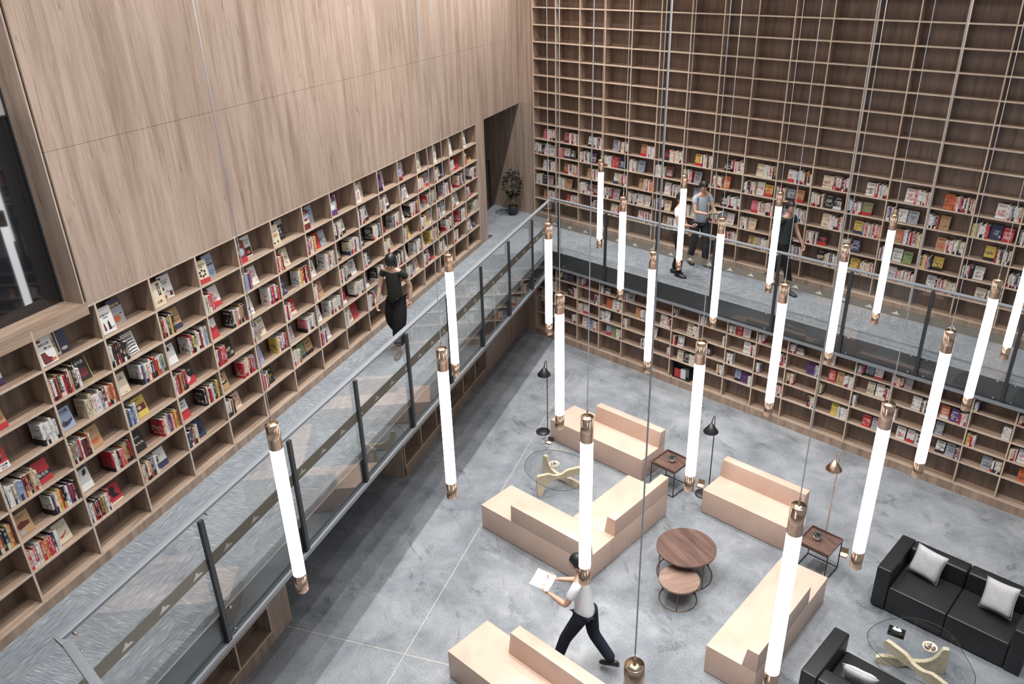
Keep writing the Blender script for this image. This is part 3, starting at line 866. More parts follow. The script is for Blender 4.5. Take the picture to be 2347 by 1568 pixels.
ro['kind'] = 'stuff'; ro['label'] = 'the many smaller books filling the farther shelf cells of the three bookcases'; ro['category'] = 'books'

# titles and pictures on the covers that can be read in the photograph
def text_geo(body, size, vertical=False, spacing=1.0):
    cu = bpy.data.curves.new('lettering', 'FONT')
    cu.body = '\n'.join(body) if vertical else body
    cu.size = size; cu.align_x = 'CENTER'; cu.align_y = 'CENTER'; cu.resolution_u = 2; cu.space_line = 0.85 if vertical else 1.0
    cu.space_character = spacing; cu.offset = 0.0006
    to = bpy.data.objects.new('lettering', cu); COL.objects.link(to)
    me = bpy.data.meshes.new_from_object(to.evaluated_get(bpy.context.evaluated_depsgraph_get()))
    vs = [v.co.copy() for v in me.vertices]; fs = [tuple(p.vertices) for p in me.polygons]
    bpy.data.objects.remove(to); bpy.data.curves.remove(cu); bpy.data.meshes.remove(me)
    return vs, fs
PRM = {}
def pm_(c):
    if c not in PRM:
        PRM[c] = mat('print_' + PAL[c][0].replace(' ', '_'), RGB[c], 0.5)
    return PRM[c]
M_CARD = {c: None for c in PAL}
def decorate(b, plain, items, box=False):
    """plain: colour letter of the sheet; items: ('t',text,size,x,z,colour,vertical) ('e',x,z,rx,rz,colour) ('r',x0,x1,z0,z1,colour); x,z as 0..1 of the cover"""
    w, h = b['w'], b['h']; m = MB(); mats = []; y = -0.0006
    def mi(c):
        if c not in mats:
            mats.append(c)
        return mats.index(c)
    m.box(-w / 2, w / 2, y, -0.0001, 0, h, mi(plain))
    for it in items:
        y -= 0.00025
        if it[0] == 't':
            vs, fs = text_geo(it[1], it[2] * h, it[6] if len(it) > 6 else False)
            o = len(m.v)
            m.v += [Vector(((it[3] - 0.5) * w + v.x, y, it[4] * h + v.y)) for v in vs]
            for f in fs:
                m.face([o + i for i in f], mi(it[5]))
        elif it[0] == 'e':
            m.prism([((it[1] - 0.5 + it[3] * cos(k * pi / 9)) * w, it[2] * h + it[4] * h * sin(k * pi / 9)) for k in range(18)], y, y + 0.0002, lambda u, v, q: (u, q, v), mi(it[5]))
        elif it[0] == 'p':
            m.prism([((px - 0.5) * w, pz * h) for px, pz in it[1]], y, y + 0.0002, lambda u, v, q: (u, q, v), mi(it[2]))
        else:
            m.box((it[1] - 0.5) * w, (it[2] - 0.5) * w, y, y + 0.0002, it[3] * h, it[4] * h, mi(it[5]))
    m.build('cover_print', [pm_(c) for c in mats], b['ob'])
def feat(bay, row, slot):
    c = sorted((b for k, b in FEATURED.items() if k[0] == 'left' and k[1] == bay and k[2] == row and k[3] == 'face'), key=lambda b: b['u'])
    return c[slot] if slot < len(c) else None
DEC = [
 (-1, 0, 0, 'w', [('r', 0, 1, 0, 0.22, 'p'), ('t', '长生花园', 0.10, 0.5, 0.78, 'm'), ('t', '合集', 0.08, 0.5, 0.66, 'm'), ('e', 0.5, 0.36, 0.2, 0.10, 'e'), ('p', [(0.3, 0.24), (0.42, 0.4), (0.5, 0.32), (0.58, 0.42), (0.72, 0.24)], 'n')]),
 (0, 0, 0, 'w', [('t', '财富羊皮卷', 0.085, 0.5, 0.72, 'k'), ('r', 0.15, 0.38, 0.83, 0.92, 'm'), ('e', 0.52, 0.58, 0.1, 0.035, 'n'), ('r', 0.68, 0.86, 0.54, 0.6, 't'), ('p', [(0.12, 0.1), (0.12, 0.46), (0.4, 0.46), (0.5, 0.28), (0.72, 0.2), (0.72, 0.06), (0.2, 0.04)], 'm'), ('e', 0.78, 0.12, 0.16, 0.05, 'o')]),
 (0, 0, 1, 'n', [('r', 0, 0.42, 0.0, 1, 'c'), ('t', '黑道世界', 0.11, 0.15, 0.5, 'k', True), ('r', 0.24, 0.36, 0.1, 0.9, 'k'), ('e', 0.7, 0.16, 0.2, 0.06, 'c')]),
 (1, 0, 0, 'w', [('t', '办事艺术', 0.105, 0.5, 0.70, 'k'), ('t', '全知道', 0.07, 0.5, 0.60, 'k'), ('e', 0.27, 0.4, 0.035, 0.03, 'm'), ('p', [(0.2, 0.12), (0.23, 0.38), (0.32, 0.38), (0.36, 0.12)], 'm'), ('e', 0.6, 0.44, 0.035, 0.03, 'k'), ('p', [(0.5, 0.12), (0.54, 0.42), (0.66, 0.42), (0.7, 0.12)], 'k'), ('e', 0.82, 0.17, 0.13, 0.035, 'e')]),
 (1, 0, 1, 'e', [('r', 0, 1, 0.68, 1, 'n'), ('t', '思维风暴', 0.12, 0.5, 0.76, 'y'), ('e', 0.42, 0.22, 0.3, 0.17, 't'), ('e', 0.42, 0.24, 0.22, 0.12, 'o'), ('r', 0.68, 0.9, 0.36, 0.4, 'k')]),
 (2, 0, 0, 'c', [('r', 0.6, 0.84, 0.42, 0.92, 'k'), ('t', '古文观止', 0.105, 0.72, 0.67, 'c', True), ('e', 0.5, 0.18, 0.26, 0.06, 't'), ('e', 0.62, 0.2, 0.07, 0.05, 'm'), ('e', 0.14, 0.88, 0.05, 0.04, 'e')]),
 (2, 0, 1, 'w', [('r', 0.05, 0.28, 0.84, 0.94, 'k'), ('t', '世界行为艺术', 0.062, 0.5, 0.76, 'k'), ('t', '的故事', 0.08, 0.5, 0.66, 'k'), ('e', 0.22, 0.44, 0.13, 0.07, 'm'), ('e', 0.55, 0.3, 0.1, 0.05, 'e'), ('r', 0.68, 0.92, 0.08, 0.28, 'm'), ('e', 0.3, 0.1, 0.1, 0.08, 'o')]),
 (3, 0, 0, 'c', [('r', 0, 1, 0, 0.2, 'r'), ('t', '说话艺术', 0.11, 0.5, 0.80, 'k'), ('t', '全知道', 0.06, 0.5, 0.70, 'm')] + [('e', 0.5 + 0.24 * cos(a), 0.44 + 0.13 * sin(a), 0.085, 0.055, 'k') for a in (pi / 2, 0.5, -0.65, -1.57, -2.5, 2.64)]),
 (3, 0, 1, 'b', [('t', '十万个为什么', 0.075, 0.5, 0.76, 'n'), ('t', '全知道', 0.06, 0.5, 0.64, 'n'), ('r', 0.08, 0.34, 0.5, 0.57, 'k'), ('r', 0.38, 0.62, 0.5, 0.57, 'k'), ('r', 0.66, 0.9, 0.5, 0.57, 'k'), ('e', 0.62, 0.18, 0.17, 0.1, 'n'), ('e', 0.62, 0.18, 0.13, 0.075, 'b')]),
 (4, 0, 0, 'm', [('r', 0, 1, 0, 0.25, 'r'), ('e', 0.55, 0.5, 0.3, 0.18, 'e'), ('t', '大汉天子', 0.07, 0.45, 0.84, 'c')]),
 (4, 0, 1, 'w', [('t', '世界文化', 0.10, 0.62, 0.78, 'k'), ('t', '1000问', 0.10, 0.62, 0.64, 'k'), ('r', 0.22, 0.96, 0.06, 0.46, 'k'), ('e', 0.62, 0.22, 0.2, 0.08, 'o')]),
 (5, 0, 0, 'c', [('t', '中国哲学简史', 0.07, 0.5, 0.68, 'm'), ('e', 0.5, 0.5, 0.34, 0.1, 't'), ('e', 0.24, 0.14, 0.1, 0.05, 'k'), ('e', 0.66, 0.16, 0.08, 0.07, 'k')]),
 (5, 0, 1, 'k', [('r', 0, 1, 0.76, 1, 'e'), ('t', '细说', 0.16, 0.5, 0.56, 'w'), ('t', '大清', 0.16, 0.5, 0.38, 'w'), ('r', 0.1, 0.9, 0.2, 0.23, 'e')]),
 (6, 0, 0, 'm', [('r', 0, 1, 0.55, 0.8, 'e'), ('t', '大唐帝国', 0.07, 0.5, 0.88, 'y'), ('p', [(0, 0.4), (0.3, 0.5), (0.6, 0.42), (1, 0.52), (1, 0.3), (0, 0.3)], 'c')]),
 (6, 0, 1, 'b', [('e', 0.4, 0.72, 0.12, 0.08, 'k'), ('t', '松下问', 0.11, 0.66, 0.68, 'k', True), ('r', 0, 1, 0, 0.42, 'e'), ('t', '童子', 0.09, 0.5, 0.48, 'w')]),
 (7, 0, 0, 'p', [('r', 0, 1, 0.28, 0.75, 'e'), ('e', 0.5, 0.45, 0.3, 0.14, 'w'), ('t', '雪国', 0.09, 0.5, 0.84, 'c')]),
 (7, 0, 1, 'm', [('r', 0.3, 0.66, 0.3, 0.94, 'c'), ('t', '红楼梦', 0.13, 0.48, 0.64, 'k', True)]),
 (0, 1, 0, 'k', [('r', 0, 0.04, 0, 1, 'y'), ('r', 0.96, 1, 0, 1, 'y'), ('r', 0, 1, 0, 0.03, 'y'), ('t', '自助游', 0.14, 0.45, 0.82, 'w'), ('e', 0.5, 0.4, 0.32, 0.2, 'm')]),
 (1, 1, 0, 'w', [('t', 'BINGQI TANYUAN', 0.062, 0.5, 0.92, 'k'), ('t', '兵器探源', 0.13, 0.45, 0.78, 'k')] + [('p', [(0.08, z), (0.5, z + 0.05), (0.92, z + 0.03), (0.9, z - 0.01), (0.5, z), (0.12, z - 0.05)], 'k') for z in (0.62, 0.48, 0.34, 0.2)] + [('r', 0.1, 0.9, 0.06, 0.1, 'k')]),
 (-1, 2, 0, 'r', [('r', 0, 1, 0, 0.28, 'w'), ('e', 0.5, 0.62, 0.26, 0.24, 't'), ('p', [(0.26, 0.7), (0.3, 0.9), (0.7, 0.9), (0.76, 0.7), (0.5, 0.8)], 'k'), ('p', [(0.3, 0.56), (0.36, 0.36), (0.64, 0.36), (0.7, 0.56), (0.5, 0.5)], 'k'), ('t', '周恩来纪事', 0.10, 0.5, 0.18, 'k'), ('t', '1898-1976', 0.06, 0.6, 0.07, 'm')]),
 (0, 2, 0, 'b', [('t', '空中英豪', 0.12, 0.5, 0.84, 'k'), ('r', 0.1, 0.9, 0.74, 0.75, 'n'), ('p', [(0.06, 0.3), (0.3, 0.46), (0.5, 0.36), (0.94, 0.44), (0.9, 0.32), (0.6, 0.2), (0.3, 0.16)], 'n'), ('e', 0.45, 0.3, 0.12, 0.08, 'k'), ('r', 0, 1, 0, 0.1, 'e')]),
 (1, 2, 0, 'c', [('t', '丁克家庭', 0.05, 0.6, 0.80, 'k'), ('t', '与我们的时代', 0.045, 0.6, 0.72, 'k'), ('t', '商务印书馆', 0.03, 0.6, 0.08, 'k')]),
 (2, 2, 0, 'w', [('r', 0.3, 0.6, 0.7, 0.9, 'k'), ('t', '写作', 0.06, 0.75, 0.88, 'k')]),
 (3, 2, 0, 'r', [('r', 0, 1, 0.5, 1, 'w'), ('p', [(0, 0.5), (0.3, 0.75), (0.6, 0.52), (1, 0.6), (1, 0.4), (0, 0.4)], 'r')]),
 (4, 2, 0, 'w', [('e', 0.35, 0.66, 0.2, 0.2, 't'), ('e', 0.35, 0.84, 0.2, 0.08, 'k'), ('r', 0.15, 0.6, 0.3, 0.46, 'n'), ('t', '大师的作品', 0.07, 0.55, 0.2, 'k')]),
 (-1, 3, 0, 'r', [('p', [(0, 0.4), (0.3, 0.5), (1, 0.44), (1, 0.24), (0, 0.2)], 'k'), ('t', '朱可夫', 0.17, 0.5, 0.36, 'w'), ('r', 0.1, 0.9, 0.1, 0.12, 'k')]),
 (0, 3, 0, 't', [('t', '飞鸟集', 0.06, 0.5, 0.8, 'm'), ('e', 0.5, 0.3, 0.3, 0.12, 'o')]),
 (1, 3, 0, 'y', [('t', '肖邦传', 0.11, 0.5, 0.86, 'm'), ('r', 0.1, 0.9, 0.3, 0.62, 'm'), ('e', 0.4, 0.46, 0.15, 0.09, 'c')]),
 (2, 3, 0, 'k', [('r', 0, 1, 0, 0.36, 'r'), ('p', [(0.1, 0.1), (0.2, 0.7), (0.36, 0.5), (0.6, 0.3), (0.4, 0.2)], 'w'), ('t', '格调', 0.10, 0.66, 0.66, 'w')]),
 (-1, 4, 0, 't', [('p', [(0.05, 0.5), (0.4, 0.62), (0.9, 0.5), (0.8, 0.36), (0.2, 0.3)], 'm'), ('t', '红色行动', 0.08, 0.5, 0.8, 'm'), ('e', 0.3, 0.15, 0.18, 0.1, 'e')]),
 (0, 4, 0, 'w', [('p', [(0.5, 0.7), (0.6, 0.92), (0.85, 0.94), (0.8, 0.74), (0.62, 0.66)], 'k')]),
 (1, 4, 0, 'k', [('t', '中国企业家', 0.07, 0.5, 0.72, 'w')] + [('e', 0.14 + 0.12 * i, 0.4 + 0.03 * (i % 2), 0.05, 0.05, 'c') for i in range(7)]),
 (2, 4, 0, 'w', [('r', 0, 1, 0, 0.45, 'r'), ('t', '心理学', 0.12, 0.5, 0.84, 'k'), ('t', '与读心术', 0.11, 0.5, 0.66, 'k')]),
 (3, 4, 0, 't', [('r', 0.1, 0.6, 0.78, 0.92, 'k'), ('e', 0.5, 0.45, 0.35, 0.1, 'k'), ('e', 0.5, 0.5, 0.2, 0.05, 'w')]),
 (-1, 5, 0, 'c', [('p', [(0.2, 0.3), (0.5, 0.36), (0.8, 0.5), (0.76, 0.42), (0.4, 0.24)], 'r')] + [('e', 0.2 + 0.13 * i, 0.7 + 0.05 * (i % 3), 0.05, 0.025, 'g') for i in range(6)]),
 (0, 5, 0, 'r', [('p', [(0.2, 0.6), (0.4, 0.9), (0.7, 0.8), (0.6, 0.5), (0.9, 0.3), (0.4, 0.3)], 'k'), ('r', 0, 1, 0, 0.12, 'c')]),
 (1, 5, 0, 'w', [('r', 0, 1, 0, 0.3, 'n'), ('t', '人文', 0.08, 0.5, 0.7, 'n', True)]),
 (2, 5, 0, 'n', [('e', 0.5, 0.4, 0.25, 0.2, 'k'), ('t', '夜航', 0.08, 0.4, 0.85, 'b')]),
]
for bay, row, slot, plain, items in DEC:
    fb = feat(bay, row, slot)
    if fb:
        decorate(fb, plain, items)

# ------------------------------------------------------------------ benches
def bench(label, loc, rz, seat, back, cut=None):
    """seat: (x0,x1,y0,y1); back: (x0,x1,y0,y1,lean_dir) as local boxes; lean_dir = side the sloping face looks to"""
    e = thing('bench', label, 'bench', loc, radians(rz), 'stepped tan veneer benches')
    m = MB(); m.box(*seat, 0.012, 0.425); m.build('seat', M_BENCH, e, bevel=0.0015)
    m = MB(); m.box(seat[0] + 0.03, seat[1] - 0.03, seat[2] + 0.03, seat[3] - 0.03, 0, 0.012); m.build('kick_base', M_DARK, e)
    x0, x1, y0, y1, dr = back
    s = 0.045
    lo = dict(N=(x0, x1, y0, y1 + s), S=(x0, x1, y0 - s, y1), W=(x0 - s, x1, y0, y1))[dr]
    m = MB(); m.hexa([(lo[0], lo[2], 0.4251), (lo[1], lo[2], 0.4251), (lo[1], lo[3], 0.4251), (lo[0], lo[3], 0.4251), (x0, y0, 0.71), (x1, y0, 0.71), (x1, y1, 0.71), (x0, y1, 0.71)])
    m.build('backrest', M_BENCH, e, bevel=0.0015)
    return e
bench('tan veneer bench, its back towards the camera, forming the long side of the L', (5.99, -7.505, 0), 2.0, (0, 1.985, 0, 0.66), (0.615, 1.985, 0.0, 0.14, 'N'))
bench('tan veneer bench set crosswise, closing the right side of the L', (7.951, -6.7725, 0), 2.0, (-0.74, 0.0, 0, 1.40), (-0.14, 0.0, 0.03, 1.40, 'W'))
bench('tan veneer bench by the far black cone lamp, low at its left end', (5.07, -4.955, 0), 1.2, (0, 2.0, 0, 0.665), (0.62, 2.0, 0.525, 0.665, 'S'))
bench('tan veneer bench with full-length backrest between the black lamp and copper lamp', (8.262, -4.935, 0), 0.4, (0, 1.40, 0, 0.68), (0, 1.40, 0.54, 0.68, 'S'))
bench('long tan veneer bench running towards the camera beside the black sofas', (10.66, -7.555, 0), 2.6, (-0.65, 0, 0, 2.05), (-0.14, 0.0, 0.0, 1.43, 'W'))
bench('tan veneer bench at the bottom edge, in front of the walking man', (7.785, -9.72, 0), 1.0, (0, 2.4, 0, 0.655), (0.565, 2.4, 0.50, 0.655, 'S'))

# ------------------------------------------------------------------ sofas, cushions
def sofa(name, label, loc, rz):
    e = thing(name, label, 'sofa', loc, rz, 'black leather two-seat sofas')
    W_, D_, H_ = 1.83, 0.88, 0.655
    def blk(nm, x0, x1, y0, y1, z0, z1, b=0.022):
        m = MB(); m.box(x0, x1, y0, y1, z0, z1); return m.build(nm, M_LEATHER, e, bevel=b, seg=3)
    blk('arm', 0, 0.185, 0, D_, 0.03, H_); blk('arm', W_ - 0.185, W_, 0, D_, 0.03, H_)
    xm = W_ / 2
    for a, b in ((0.187, xm - 0.002), (xm + 0.002, W_ - 0.187)):
        m = MB(); m.box(a, b, 0.01, 0.66, 0.03, 0.40); m.build('seat', M_LEATHER, e, bevel=0.022, seg=3)
        m = MB(); m.box(a, b, 0.665, D_, 0.03, H_); m.build('backrest', M_LEATHER, e, bevel=0.03, seg=3)
    m = MB()
    for x in (0.08, W_ - 0.08):
        for y in (0.08, D_ - 0.08):
            m.tube([(x, y, 0), (x, y, 0.03)], 0.025, 10)
    m.build('foot', M_BLACK, e)
    return e
sofa('sofa', 'black leather two-seat sofa with two pale cushions, facing the glass table', (11.04, -5.13, 0), 0)
sofa('sofa', 'black leather sofa at the bottom edge, its back towards the camera', (12.92, -6.50, 0), pi)
def cushion(label, loc, rot, s=0.40, thick=0.12):
    m = MB(); n = 12
    def pt(i, j, side):
        u, v = -1 + 2 * i / n, -1 + 2 * j / n
        k = (1 - u ** 4) * (1 - v ** 4)
        pin = 1 - 0.07 * ((1 - u * u) * v * v + (1 - v * v) * u * u)
        w = 0.012 * sin(7 * u + 3 * v) * sin(5 * v) * k * 0.4
        return (u * s / 2 * pin, v * s / 2 * pin, side * (thick / 2 * k ** 0.55 + w * side))
    for side in (1, -1):
        b = len(m.v)
        for i in range(n + 1):
            for j in range(n + 1):
                m.v.append(Vector(pt(i, j, side)))
        for i in range(n):
            for j in range(n):
                q = [b + i * (n + 1) + j, b + (i + 1) * (n + 1) + j, b + (i + 1) * (n + 1) + j + 1, b + i * (n + 1) + j + 1]
                m.face(q if side > 0 else q[::-1], 0, smooth=True)
    o = m.build('cushion', M_CUSH)
    o.rotation_euler = rot; o.location = loc
    bm = bmesh.new(); bm.from_mesh(o.data); bmesh.ops.remove_doubles(bm, verts=bm.verts, dist=0.0005); bm.to_mesh(o.data); bm.free()
    tag(o, label, 'cushion', 'pale grey cushions')
    pip = MB(); k = [pt(i, 0, 0) for i in range(n)] + [pt(n, j, 0) for j in range(n)] + [pt(n - i, n, 0) for i in range(n)] + [pt(0, n - j, 0) for j in range(n)]
    pip.tube(k + [k[0]], 0.0022, 6, caps=False); pip.build('piping', M_CUSH, o)
    return o
cushion('pale grey cushion in the left seat of the far black sofa', (11.50, -4.59, 0.61), (radians(68), radians(3), radians(-6)))
cushion('pale grey cushion in the right seat of the far black sofa', (12.39, -4.675, 0.645), (radians(64), radians(-9), radians(-12)))
cushion('pale grey cushion on the sofa cut by the bottom edge', (11.62, -7.01, 0.60), (radians(68), 0, radians(186)))

# ------------------------------------------------------------------ tables
def catmull(pts, n=8):
    out = []
    L = len(pts)
    for i in range(L):
        p0, p1, p2, p3 = (Vector(pts[(i + k - 1) % L]) for k in range(4))
        for j in range(n):
            t = j / n
            out.append(0.5 * ((2 * p1) + (p2 - p0) * t + (2 * p0 - 5 * p1 + 4 * p2 - p3) * t * t + (3 * p1 - p0 - 3 * p2 + p3) * t ** 3))
    return out
ARM = [(p.x, p.y) for p in catmull([(-0.03, 0.385), (0.055, 0.385), (0.11, 0.27), (0.22, 0.165), (0.42, 0.125), (0.72, 0.135), (0.98, 0.11), (1.0, 0.03), (0.93, 0.0), (0.66, 0.0), (0.50, 0.055), (0.34, 0.05), (0.20, 0.0), (-0.02, 0.0), (-0.06, 0.10), (-0.05, 0.25)], 4)]
def sculpt_table(label, loc, outline, legs):
    e = thing('coffee_table', label, 'coffee table', loc, 0, 'glass coffee tables with sculpted ash bases')
    m = MB(); pts = catmull(outline, 8)
    m.prism([(p.x, p.y) for p in pts], 0.39, 0.404, lambda u, v, h: (u, v, h)); m.build('glass_top', M_TGLASS, e)
    rim = MB(); rim.tube([(p.x, p.y, 0.397) for p in pts] + [(pts[0].x, pts[0].y, 0.397)], 0.004, 6, caps=False); rim.build('glass_rim', mat('dark_glass_edge', (0.03, 0.05, 0.05), 0.1), e)
    for (x0, y0, x1, y1, flip) in legs:
        dx, dy = x1 - x0, y1 - y0; L = sqrt(dx * dx + dy * dy); c, s = dx / L, dy / L
        poly = [(u * L, max(0.0, min(0.389, z))) for u, z in ARM]
        if flip:
            poly = [(u, 0.389 - z) for u, z in poly][::-1]
        m = MB(); m.prism(poly, -0.027, 0.027, lambda u, z, h: (x0 - loc[0] + u * c - h * s, y0 - loc[1] + u * s + h * c, z)); m.build('leg', M_ASH, e)
    return e
sculpt_table('glass coffee table with pale wood base inside the L of tan benches', (6.1, -6.0, 0), [(-0.52, -0.02), (-0.44, 0.30), (0.05, 0.50), (0.50, 0.36), (0.66, -0.05), (0.55, -0.38), (0.20, -0.50), (-0.28, -0.38)],
             [(5.75, -5.83, 6.46, -5.74, False), (6.08, -6.33, 6.43, -5.65, True)])
sculpt_table('glass coffee table with pale wood base between the black sofas', (11.95, -5.95, 0), [(-0.60, -0.13), (-0.52, 0.24), (-0.25, 0.52), (0.10, 0.56), (0.40, 0.30), (0.60, 0.0), (0.52, -0.34), (0.10, -0.44), (-0.38, -0.36)],
             [(12.15, -5.67, 11.50, -6.04, False), (12.31, -6.21, 11.55, -6.00, True)])
def bowl(name, label, loc, r, fill):
    e = thing(name, label, 'bowl', loc)
    m = MB(); m.lathe([(r * 0.5, 0), (r * 0.85, r * 0.25), (r, r * 0.65), (r * 0.94, r * 0.66), (r * 0.8, r * 0.3), (0.0, r * 0.2)], seg=24); m.build('dish', M_CERAMIC, e)
    rnd = random.Random(int(loc[0] * 100)); m = MB()
    for i in range(34):
        a, q = rnd.uniform(0, 2 * pi), r * 0.72 * sqrt(rnd.random())
        m.ball((q * cos(a), q * sin(a), r * 0.52 + rnd.uniform(0, 0.012)), rnd.uniform(0.008, 0.014), 7, 4, i % 4, (1, 1, 0.8))
    m.build('pebbles', [mat('pebble_dark', (0.04, 0.04, 0.04), 0.5), mat('pebble_white', (0.6, 0.57, 0.52), 0.5), mat('pebble_red', (0.38, 0.17, 0.14), 0.5), mat('pebble_brown', (0.16, 0.11, 0.08), 0.5)], e)
    return e
bowl('bowl', 'cream bowl of pebbles on the glass table inside the tan benches', (6.10, -5.99, 0.4045), 0.085, 0)
bowl('bowl', 'cream bowl of pebbles on the glass table between the black sofas', (12.00, -5.85, 0.4045), 0.085, 0)
e = thing('tissue_box', 'black tissue box on the glass table between the black sofas', 'tissue box', (11.615, -5.872, 0.4045), radians(10))
m = MB(); m.box(-0.095, 0.095, -0.05, 0.05, 0, 0.075); m.build('case', mat('black_lacquer', (0.012, 0.012, 0.012), 0.15), e, bevel=0.004)
m = MB(); m.prism([(0.055 * cos(k * pi / 8), 0.02 * sin(k * pi / 8)) for k in range(16)], 0.0752, 0.0762, lambda u, v, h: (u, v, h)); m.build('slot_tissue', M_WHITE, e)
m = MB()
for i in range(7):
    for s in (0, 1):
        m.v.append(Vector((-0.045 + 0.015 * i, 0.008 * sin(i * 1.7) + 0.012 * s, 0.076 + s * (0.022 + 0.006 * sin(i * 2.1)))))
for i in range(6):
    m.face((2 * i, 2 * i + 2, 2 * i + 3, 2 * i + 1), 0, smooth=True)
m.build('tissue', M_WHITE, e)
def round_table(label, loc, r, h, top, legs_a, ring_gap):
    e = thing('round_table', label, 'side table', loc, 0, 'nesting round walnut tables')
    m = MB(); m.lathe([(0.0, h - 0.035), (r - 0.008, h - 0.035), (r, h - 0.028), (r, h - 0.004), (r - 0.004, h), (0.0, h)], seg=64, smooth=False); m.build('tabletop', top, e)
    m = MB(); R_ = r * 0.93
    a0, a1 = ring_gap
    n = 48
    ring = [(R_ * cos(a0 + (a1 - a0) * k / n), R_ * sin(a0 + (a1 - a0) * k / n), 0.008) for k in range(n + 1)]
    m.tube(ring, 0.008, 8); m.build('floor_ring', M_BRONZE, e)
    for a in legs_a:
        m = MB(); m.tube([(R_ * cos(a), R_ * sin(a), 0.006), (R_ * cos(a), R_ * sin(a), h - 0.036)], 0.008, 8); m.build('leg', M_BRONZE, e)
    return e
round_table('larger dark walnut round table of the nesting pair', (8.855, -6.285, 0), 0.415, 0.47, M_TABLE, (radians(-18), radians(62), radians(160), radians(235)), (radians(-30), radians(240)))
round_table('smaller paler round table nested in front of the dark one', (9.075, -6.765, 0), 0.275, 0.345, M_TABLE2, (radians(-60), radians(60), radians(180)), (0, 2 * pi))
M_TRAY = wood('lacquered_walnut', (0.185, 0.115, 0.095), (0.135, 0.08, 0.066), (0.085, 0.05, 0.042), (1.3, 16, 9), 0.35, rough=0.06, knots=0)
def tray_table(label, loc):
    e = thing('tray_table', label, 'side table', loc, 0, 'square tray side tables')
    a, b, h = 0.235, 0.235, 0.50
    m = MB(); m.box(-a, a, -b, b, h - 0.03, h - 0.015); m.build('tray', M_TRAY, e)
    m = MB()
    for x0, x1, y0, y1 in ((-a, a, -b, -b + 0.014), (-a, a, b - 0.014, b), (-a, -a + 0.014, -b + 0.014, b - 0.014), (a - 0.014, a, -b + 0.014, b - 0.014)):
        m.box(x0, x1, y0, y1, h - 0.0149, h + 0.012)
    m.build('tray_rim', M_TABLE, e)
    q = a - 0.012
    for x in (-q, q):
        for y in (-q, q):
            m = MB(); m.box(x - 0.006, x + 0.006, y - 0.006, y + 0.006, 0, h - 0.03); m.build('leg', M_BLACK, e)
    for z in (0.0, h - 0.045):
        m = MB()
        for s in (-q, q):
            m.box(-q, q, s - 0.006, s + 0.006, z + 0.0005, z + 0.0125); m.box(s - 0.006, s + 0.006, -q, q, z + 0.0005, z + 0.0125)
        m.build('stretcher', M_BLACK, e)
    return e
tray_table('dark tray table between the two far tan benches', (7.495, -4.70, 0))
tray_table('dark tray table beside the copper lamp and long bench', (10.185, -4.95, 0))
def succulent(label, loc):
    e = thing('potted_succulent', label, 'plant', loc, 0, 'succulents on the tray tables')
    m = MB(); m.lathe([(0.035, 0), (0.052, 0.012), (0.058, 0.035), (0.053, 0.052), (0.045, 0.05), (0.0, 0.045)], seg=20); m.build('pot', M_CERAMIC, e)
    rnd = random.Random(int(loc[0] * 50)); m = MB()
    for c in range(9):
        a = c * 2.4; q = 0.0 if c == 0 else 0.032 + 0.012 * (c % 3)
        cx, cy, cz = q * cos(a), q * sin(a), 0.085 - q * 0.3 + rnd.uniform(-0.005, 0.012)
        for k in range(9):
            t = k * 2.4 + c; l = 0.022 + 0.018 * k / 9; up = 0.75 - 0.07 * k
            d = Vector((cos(t), sin(t), up)).normalized(); sd = Vector((-sin(t), cos(t), 0))
            p = Vector((cx, cy, cz)); b = len(m.v)
            m.v += [p, p + d * l * 0.55 + sd * 0.010, p + d * l, p + d * l * 0.55 - sd * 0.010, p + d * l * 0.5 - Vector((0, 0, 0.006))]
            m.face((b, b + 1, b + 2, b + 3)); m.face((b, b + 4, b + 1)); m.face((b + 1, b + 4, b + 2)); m.face((b + 2, b + 4, b + 3)); m.face((b + 3, b + 4, b))
    m.tube([(0, 0, 0.046), (0, 0, 0.09)], [0.03, 0.012], 8)
    m.build('rosettes', M_LEAF2, e)
succulent('dark succulent in a cream pot on the tray table between the far benches', (7.50, -4.68, 0.4852))
succulent('dark succulent in a cream pot on the tray table by the copper lamp', (10.13, -4.93, 0.4852))

# ------------------------------------------------------------------ floor lamps, sockets
def floor_lamp(label, loc, ang, metal, sc=1.0):
    e = thing('floor_lamp', label, 'floor lamp', loc, ang, 'cone-shade floor lamps')
    m = MB(); m.lathe([(0.0, 0), (0.128, 0), (0.13, 0.006), (0.128, 0.022), (0.122, 0.026), (0.0, 0.028)], seg=36); m.build('base', metal, e)
    m = MB(); m.tube([(0.085, 0.0, 0.027), (0.085, 0.0, 1.20), (0.075, 0.0, 1.47)], [0.0085, 0.0085, 0.006], 10); m.build('pole', metal, e)
    m = MB(); m.tube([(0.075, 0.0, 1.468), (0.06, 0.0, 1.48), (0.045, 0.0, 1.42), (0.03, 0.0, 1.345)], [0.006, 0.006, 0.007, 0.009], 8); m.build('hook_arm', metal, e)
    m = MB(); m.lathe([(0.012, 1.35), (0.118, 1.205), (0.118, 1.19), (0.113, 1.195), (0.010, 1.34)], c=(0.03, 0, 0), seg=36); m.build('lamp_shade', metal, e)
    m = MB(); m.ball((0.03, 0, 1.235), 0.028, 12, 8); m.build('bulb', M_WHITE, e)
    return e
cx_ = radians(20)
floor_lamp('black floor lamp with cone shade left of the farthest tan bench', (4.79, -4.86, 0), radians(35), M_BLACK)
floor_lamp('black floor lamp with cone shade between the far tray table and bench', (8.03, -4.52, 0), radians(35), M_BLACK)
floor_lamp('copper floor lamp with cone shade behind the right tray table', (9.90, -4.22, 0), radians(35), M_COPPER)
